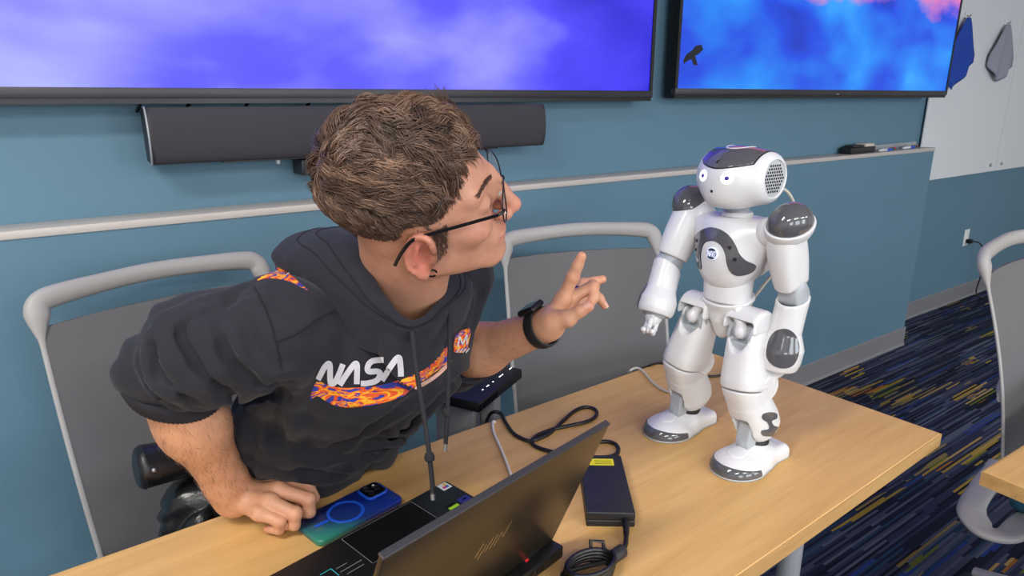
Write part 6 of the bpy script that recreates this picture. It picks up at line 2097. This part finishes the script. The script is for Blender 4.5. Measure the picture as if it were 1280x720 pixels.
cg = rounded_slab('camera_glass', .0175, .0175, .007, 0, .0014, M_blackg, case, .0004); cg.location = (.0545, .0145, .0142)
for x, y in ((-.0075, .0075), (-.0075, -.0075), (.0075, 0)):
    l_ = lathe('camera_lens', [(0, 0), (.0062, 0), (.0062, .0018), (.005, .0022), (.0045, .0012), (0, .0012)], (.0545 + x, .0145 + y, .0152), (0, 0, 1), mat('lens_ring', (40, 42, 52), .2, .4), None, 20, True); l_.parent = case
l_ = lathe('flash', [(0, 0), (.0022, 0), (.0022, .0006), (0, .0008)], (.0545 + .0085, .0145 + .0105, .0153), (0, 0, 1), M_white, None, 12, True); l_.parent = case

# power adapter
ac_ = np.array([.7035, .7285]); aa = math.radians(53.5)
pad = thing('power_adapter', 'black laptop power adapter brick with a yellow label', 'power adapter', (ac_[0], ac_[1], ZT), aa)
def abox(name, lo, hi, m, bevel=0, parent=None):
    o = box(name, lo, hi, m, None, bevel, True, 3); o.parent = parent or pad; return o
ab = abox('upper_shell', (-.088, -.0385, .0125), (.088, .0385, .0265), mat('adapter_black', (30, 30, 34), .45, bump=(700, .15, .0004)), .0025)
abox('lower_shell', (-.088, -.0385, 0), (.088, .0385, .0120), mat('adapter_black_low', (25, 25, 28), .5), .0025)
abox('seam', (-.0865, -.037, .010), (.0865, .037, .0140), M_seam)
abox('yellow_label', (.052, -.022, .0265), (.074, .022, .0268), mat('label_yellow', (232, 220, 30), .5), 0, ab)
for k in range(3): abox('label_text', (.056 + k * .005, -.018, .02675), (.0575 + k * .005, .012, .0269), mat('label_ink', (90, 90, 20), .6), 0, ab)
for k in range(4):
    x = -.060 + (k % 2) * .010; y = .012 + (k // 2) * .008
    abox('embossed_mark', (x, y, .0264), (x + .006, y + .004, .02685), mat('emboss', (38, 38, 43), .35), .0005, ab)
M_cab = mat('black_cable', (18, 18, 20), .4)
def lead(name, label, px, r, m, z=ZT, n=7, parent=None, local_z=None):
    pts = [PZ(p[0], p[1], (p[2] if len(p) > 2 else z + r + .0004)) for p in px]
    o = tube(name, catmull(pts, n), r, m, None, 8)
    return tag(o, label, 'cable')
RA = .0036
# output lead with ferrite, ending in a coil
out_end = np.array([ac_[0], ac_[1], 0]) + np.array([math.cos(aa) * -.088 - math.sin(aa) * -.024, math.sin(aa) * -.088 + math.cos(aa) * -.024, 0])
oc = thing('adapter_lead', 'black coiled adapter lead with a ferrite bead in front of the power adapter', 'cable', tuple(out_end + np.array([0, 0, ZT])))
f0 = PZ(783, 676, ZT + .006); f1 = PZ(764, 706, ZT + .008)
st_ = out_end + np.array([0, 0, ZT + .0125])
tube('strain_relief', [st_, st_ + (f0 - st_) * .35 + np.array([0, 0, .001]), st_ + (f0 - st_) * .7], [.0062, .0052, .0042], M_cab, oc, 10)
tube('lead', catmull([st_, st_ + (f0 - st_) * .6, PZ(782, 680, ZT + .0045), PZ(778, 690, ZT + .0045)], 6), RA, M_cab, oc, 8)
fa, fb = PZ(780, 687, ZT + .0105), PZ(758, 702, ZT + .0105)
fd = fb - fa; fl = np.linalg.norm(fd)
lathe('ferrite_bead', [(0, 0), (.0065, 0), (.0098, .004), (.0098, fl - .004), (.0065, fl), (0, fl)], fa, fd, mat('ferrite_black', (40, 40, 44), .5), oc, 18)
coil = [fb]
cc_ = PZ(735, 722, ZT)
for k in range(0, 75):
    a = 2.2 + 2 * math.pi * k / 16
    rr = .034 + .004 * math.sin(k * .37)
    coil.append(np.array([cc_[0] + rr * 1.25 * math.cos(a) * .9, cc_[1] + rr * math.sin(a) * .75, ZT + .006 + .0048 * (k / 16) % .03]))
tube('coil', catmull(coil, 3), RA, M_cab, oc, 7)
tube('cable_tie', [cc_ + np.array([.022, .018, .004]), cc_ + np.array([.03, .03, .030]), cc_ + np.array([.045, .02, .028]), cc_ + np.array([.045, .012, .004])], .003, M_cab, oc, 6)
# mains lead looping behind the laptop
lead('mains_lead', 'thick black mains lead looping on the table behind the laptop', [(608, 528, ZT - .10), (611, 520, ZT - .02), (617, 515), (626, 517), (632, 528), (641, 541), (652, 548), (662, 551), (674, 548), (688, 541), (702, 528), (718, 514), (732, 509), (744, 512), (745, 520), (734, 527), (712, 532), (690, 537), (672, 544), (665, 551), (668, 557), (680, 562), (700, 567), (722, 571), (748, 572), (766, 570), (773, 563), (769, 555), (758, 552), (745, 553)], .0040, M_cab)
lead('mains_lead', 'short black lead running under the raised laptop lid to the power adapter', [(772, 567), (768, 572), (754, 575, ZT + .012), (744, 580, ZT + .012)], .0036, M_cab)
lead('white_cable', 'thin white cable crossing the table edge towards the laptop', [(622, 540, ZT - .06), (620, 530, ZT - .006), (616, 527), (617, 540), (624, 556), (633, 578), (640, 598), (648, 622)], .0028, mat('white_cable', (216, 214, 208), .45))
lead('robot_cable', 'pale grey cable running from the table edge to the robot\'s foot', [(784, 470, ZT - .03), (788, 463), (796, 460), (804, 464), (814, 476), (826, 486), (842, 492), (856, 494)], .0030, mat('grey_cable', (196, 192, 184), .45))
lead('black_lead', 'black cable lying along the table edge behind the robot', [(804, 460, ZT - .03), (812, 457), (822, 454), (838, 456), (858, 464), (880, 470), (905, 468), (925, 455), (930, 445, ZT - .02)], .0028, M_cab)
# cable from the back of the robot's head down to the table
rcab = [rworld((-.060, .030, .505)), rworld((-.085, .045, .492)), rworld((-.110, .048, .46)), rworld((-.118, .045, .42)), rworld((-.112, .035, .36)), rworld((-.095, .01, .31)), rworld((-.088, -.01, .26)), rworld((-.095, -.02, .15)), rworld((-.105, -.025, .06)), rworld((-.12, -.02, .006)), rworld((-.16, .0, .004))]
tag(tube('power_cable', catmull(rcab, 6), .0028, mat('beige_cable', (206, 198, 182), .45), None, 8), 'beige power cable hanging behind the robot from its head to the table', 'cable')

# ================================================================== router on a grey pedestal behind the table
M_ped = mat('pedestal_grey', (140, 142, 146), .45)
RC0 = PY(597, 476, 1.215)
rr_ = math.radians(28)
ped = thing('equipment_stand', 'grey metal equipment stand holding the router behind the table', 'stand', (RC0[0], RC0[1] + .02, 0), rr_)
def qbox(name, lo, hi, m, bevel=0, parent=None):
    o = box(name, lo, hi, m, None, bevel, True, 2); o.parent = parent or ped; return o
zp = RC0[2] - .020
qbox('tray', (-.085, -.06, zp - .020), (.085, .065, zp), M_ped, .008)
qbox('side_panel', (-.080, -.045, .03), (-.060, .055, zp - .018), M_ped, .004)
qbox('side_panel', (.020, -.045, .03), (.055, .055, zp - .018), M_ped, .004)
qbox('back_panel', (-.062, .035, .03), (.025, .050, zp - .018), M_dark, .002)
o = lathe('post', [(0, .03), (.010, .03), (.010, zp - .019), (0, zp - .019)], (-.035, -.03, 0), (0, 0, 1), M_chrome, None, 14, True); o.parent = ped
qbox('latch_box', (-.060, -.070, zp - .150), (.015, -.035, zp - .115), M_black, .004)
qbox('base_plate', (-.12, -.10, 0), (.10, .10, .03), M_ped, .008)
rt = thing('network_router', 'flat black network router with a row of white lights on the grey stand', 'router', (RC0[0], RC0[1] + .02, zp), rr_)
def rbox(name, lo, hi, m, bevel=0, parent=None):
    o = box(name, lo, hi, m, None, bevel, True, 2); o.parent = parent or rt; return o
Mr = Matrix.Rotation(math.radians(-14), 4, 'X')
def tilt(o):
    return o
rb = rbox('casing', (-.120, -.085, .001), (.090, .075, .026), M_black, .005)
for i in range(7): rbox('vent_slot', (-.118 + i * .012, -.0865, .006), (-.111 + i * .012, -.0845, .02), M_blackg, 0, rb)
M_ledw = mat('router_led', (240, 244, 255), .3, emis=((235, 240, 255), 2.5))
for i, x in enumerate((-.060, -.040, -.034, -.012, .020, .026, .034, .072, .080)):
    rbox('indicator_light', (x, -.060, .0258), (x + .004, -.0575, .0264), M_ledw, 0, rb)
M_rt = mat('router_text', (150, 152, 156), .5)
letters = {'N': [(0, 0, 0, 1), (0, 1, .6, 0), (.6, 0, .6, 1)], 'E': [(0, 0, 0, 1), (0, 1, .6, 1), (0, .5, .5, .5), (0, 0, .6, 0)], 'T': [(.3, 0, .3, 1), (0, 1, .6, 1)], 'G': [(.6, 1, 0, 1), (0, 1, 0, 0), (0, 0, .6, 0), (.6, 0, .6, .45), (.6, .45, .3, .45)], 'A': [(0, 0, .3, 1), (.3, 1, .6, 0), (.12, .4, .48, .4)], 'R': [(0, 0, 0, 1), (0, 1, .6, 1), (.6, 1, .6, .5), (.6, .5, 0, .5), (.25, .5, .6, 0)]}
segs = []
for i, ch in enumerate('NETGEAR'):
    for s_ in letters[ch]: segs.append((s_[0] + i * .95, s_[1], s_[2] + i * .95, s_[3]))
Mw = wmat(rt)
o0 = np.array(Mw @ Vector((-.050, -.005, .0262))); exr = np.array(Mw.to_3x3() @ Vector((1, 0, 0))); eyr = np.array(Mw.to_3x3() @ Vector((0, 1, 0)))
strokes('lettering', segs, o0, exr, eyr, np.array([0, 0, 1.0]), .0085, .0007, .0003, M_rt, rb)
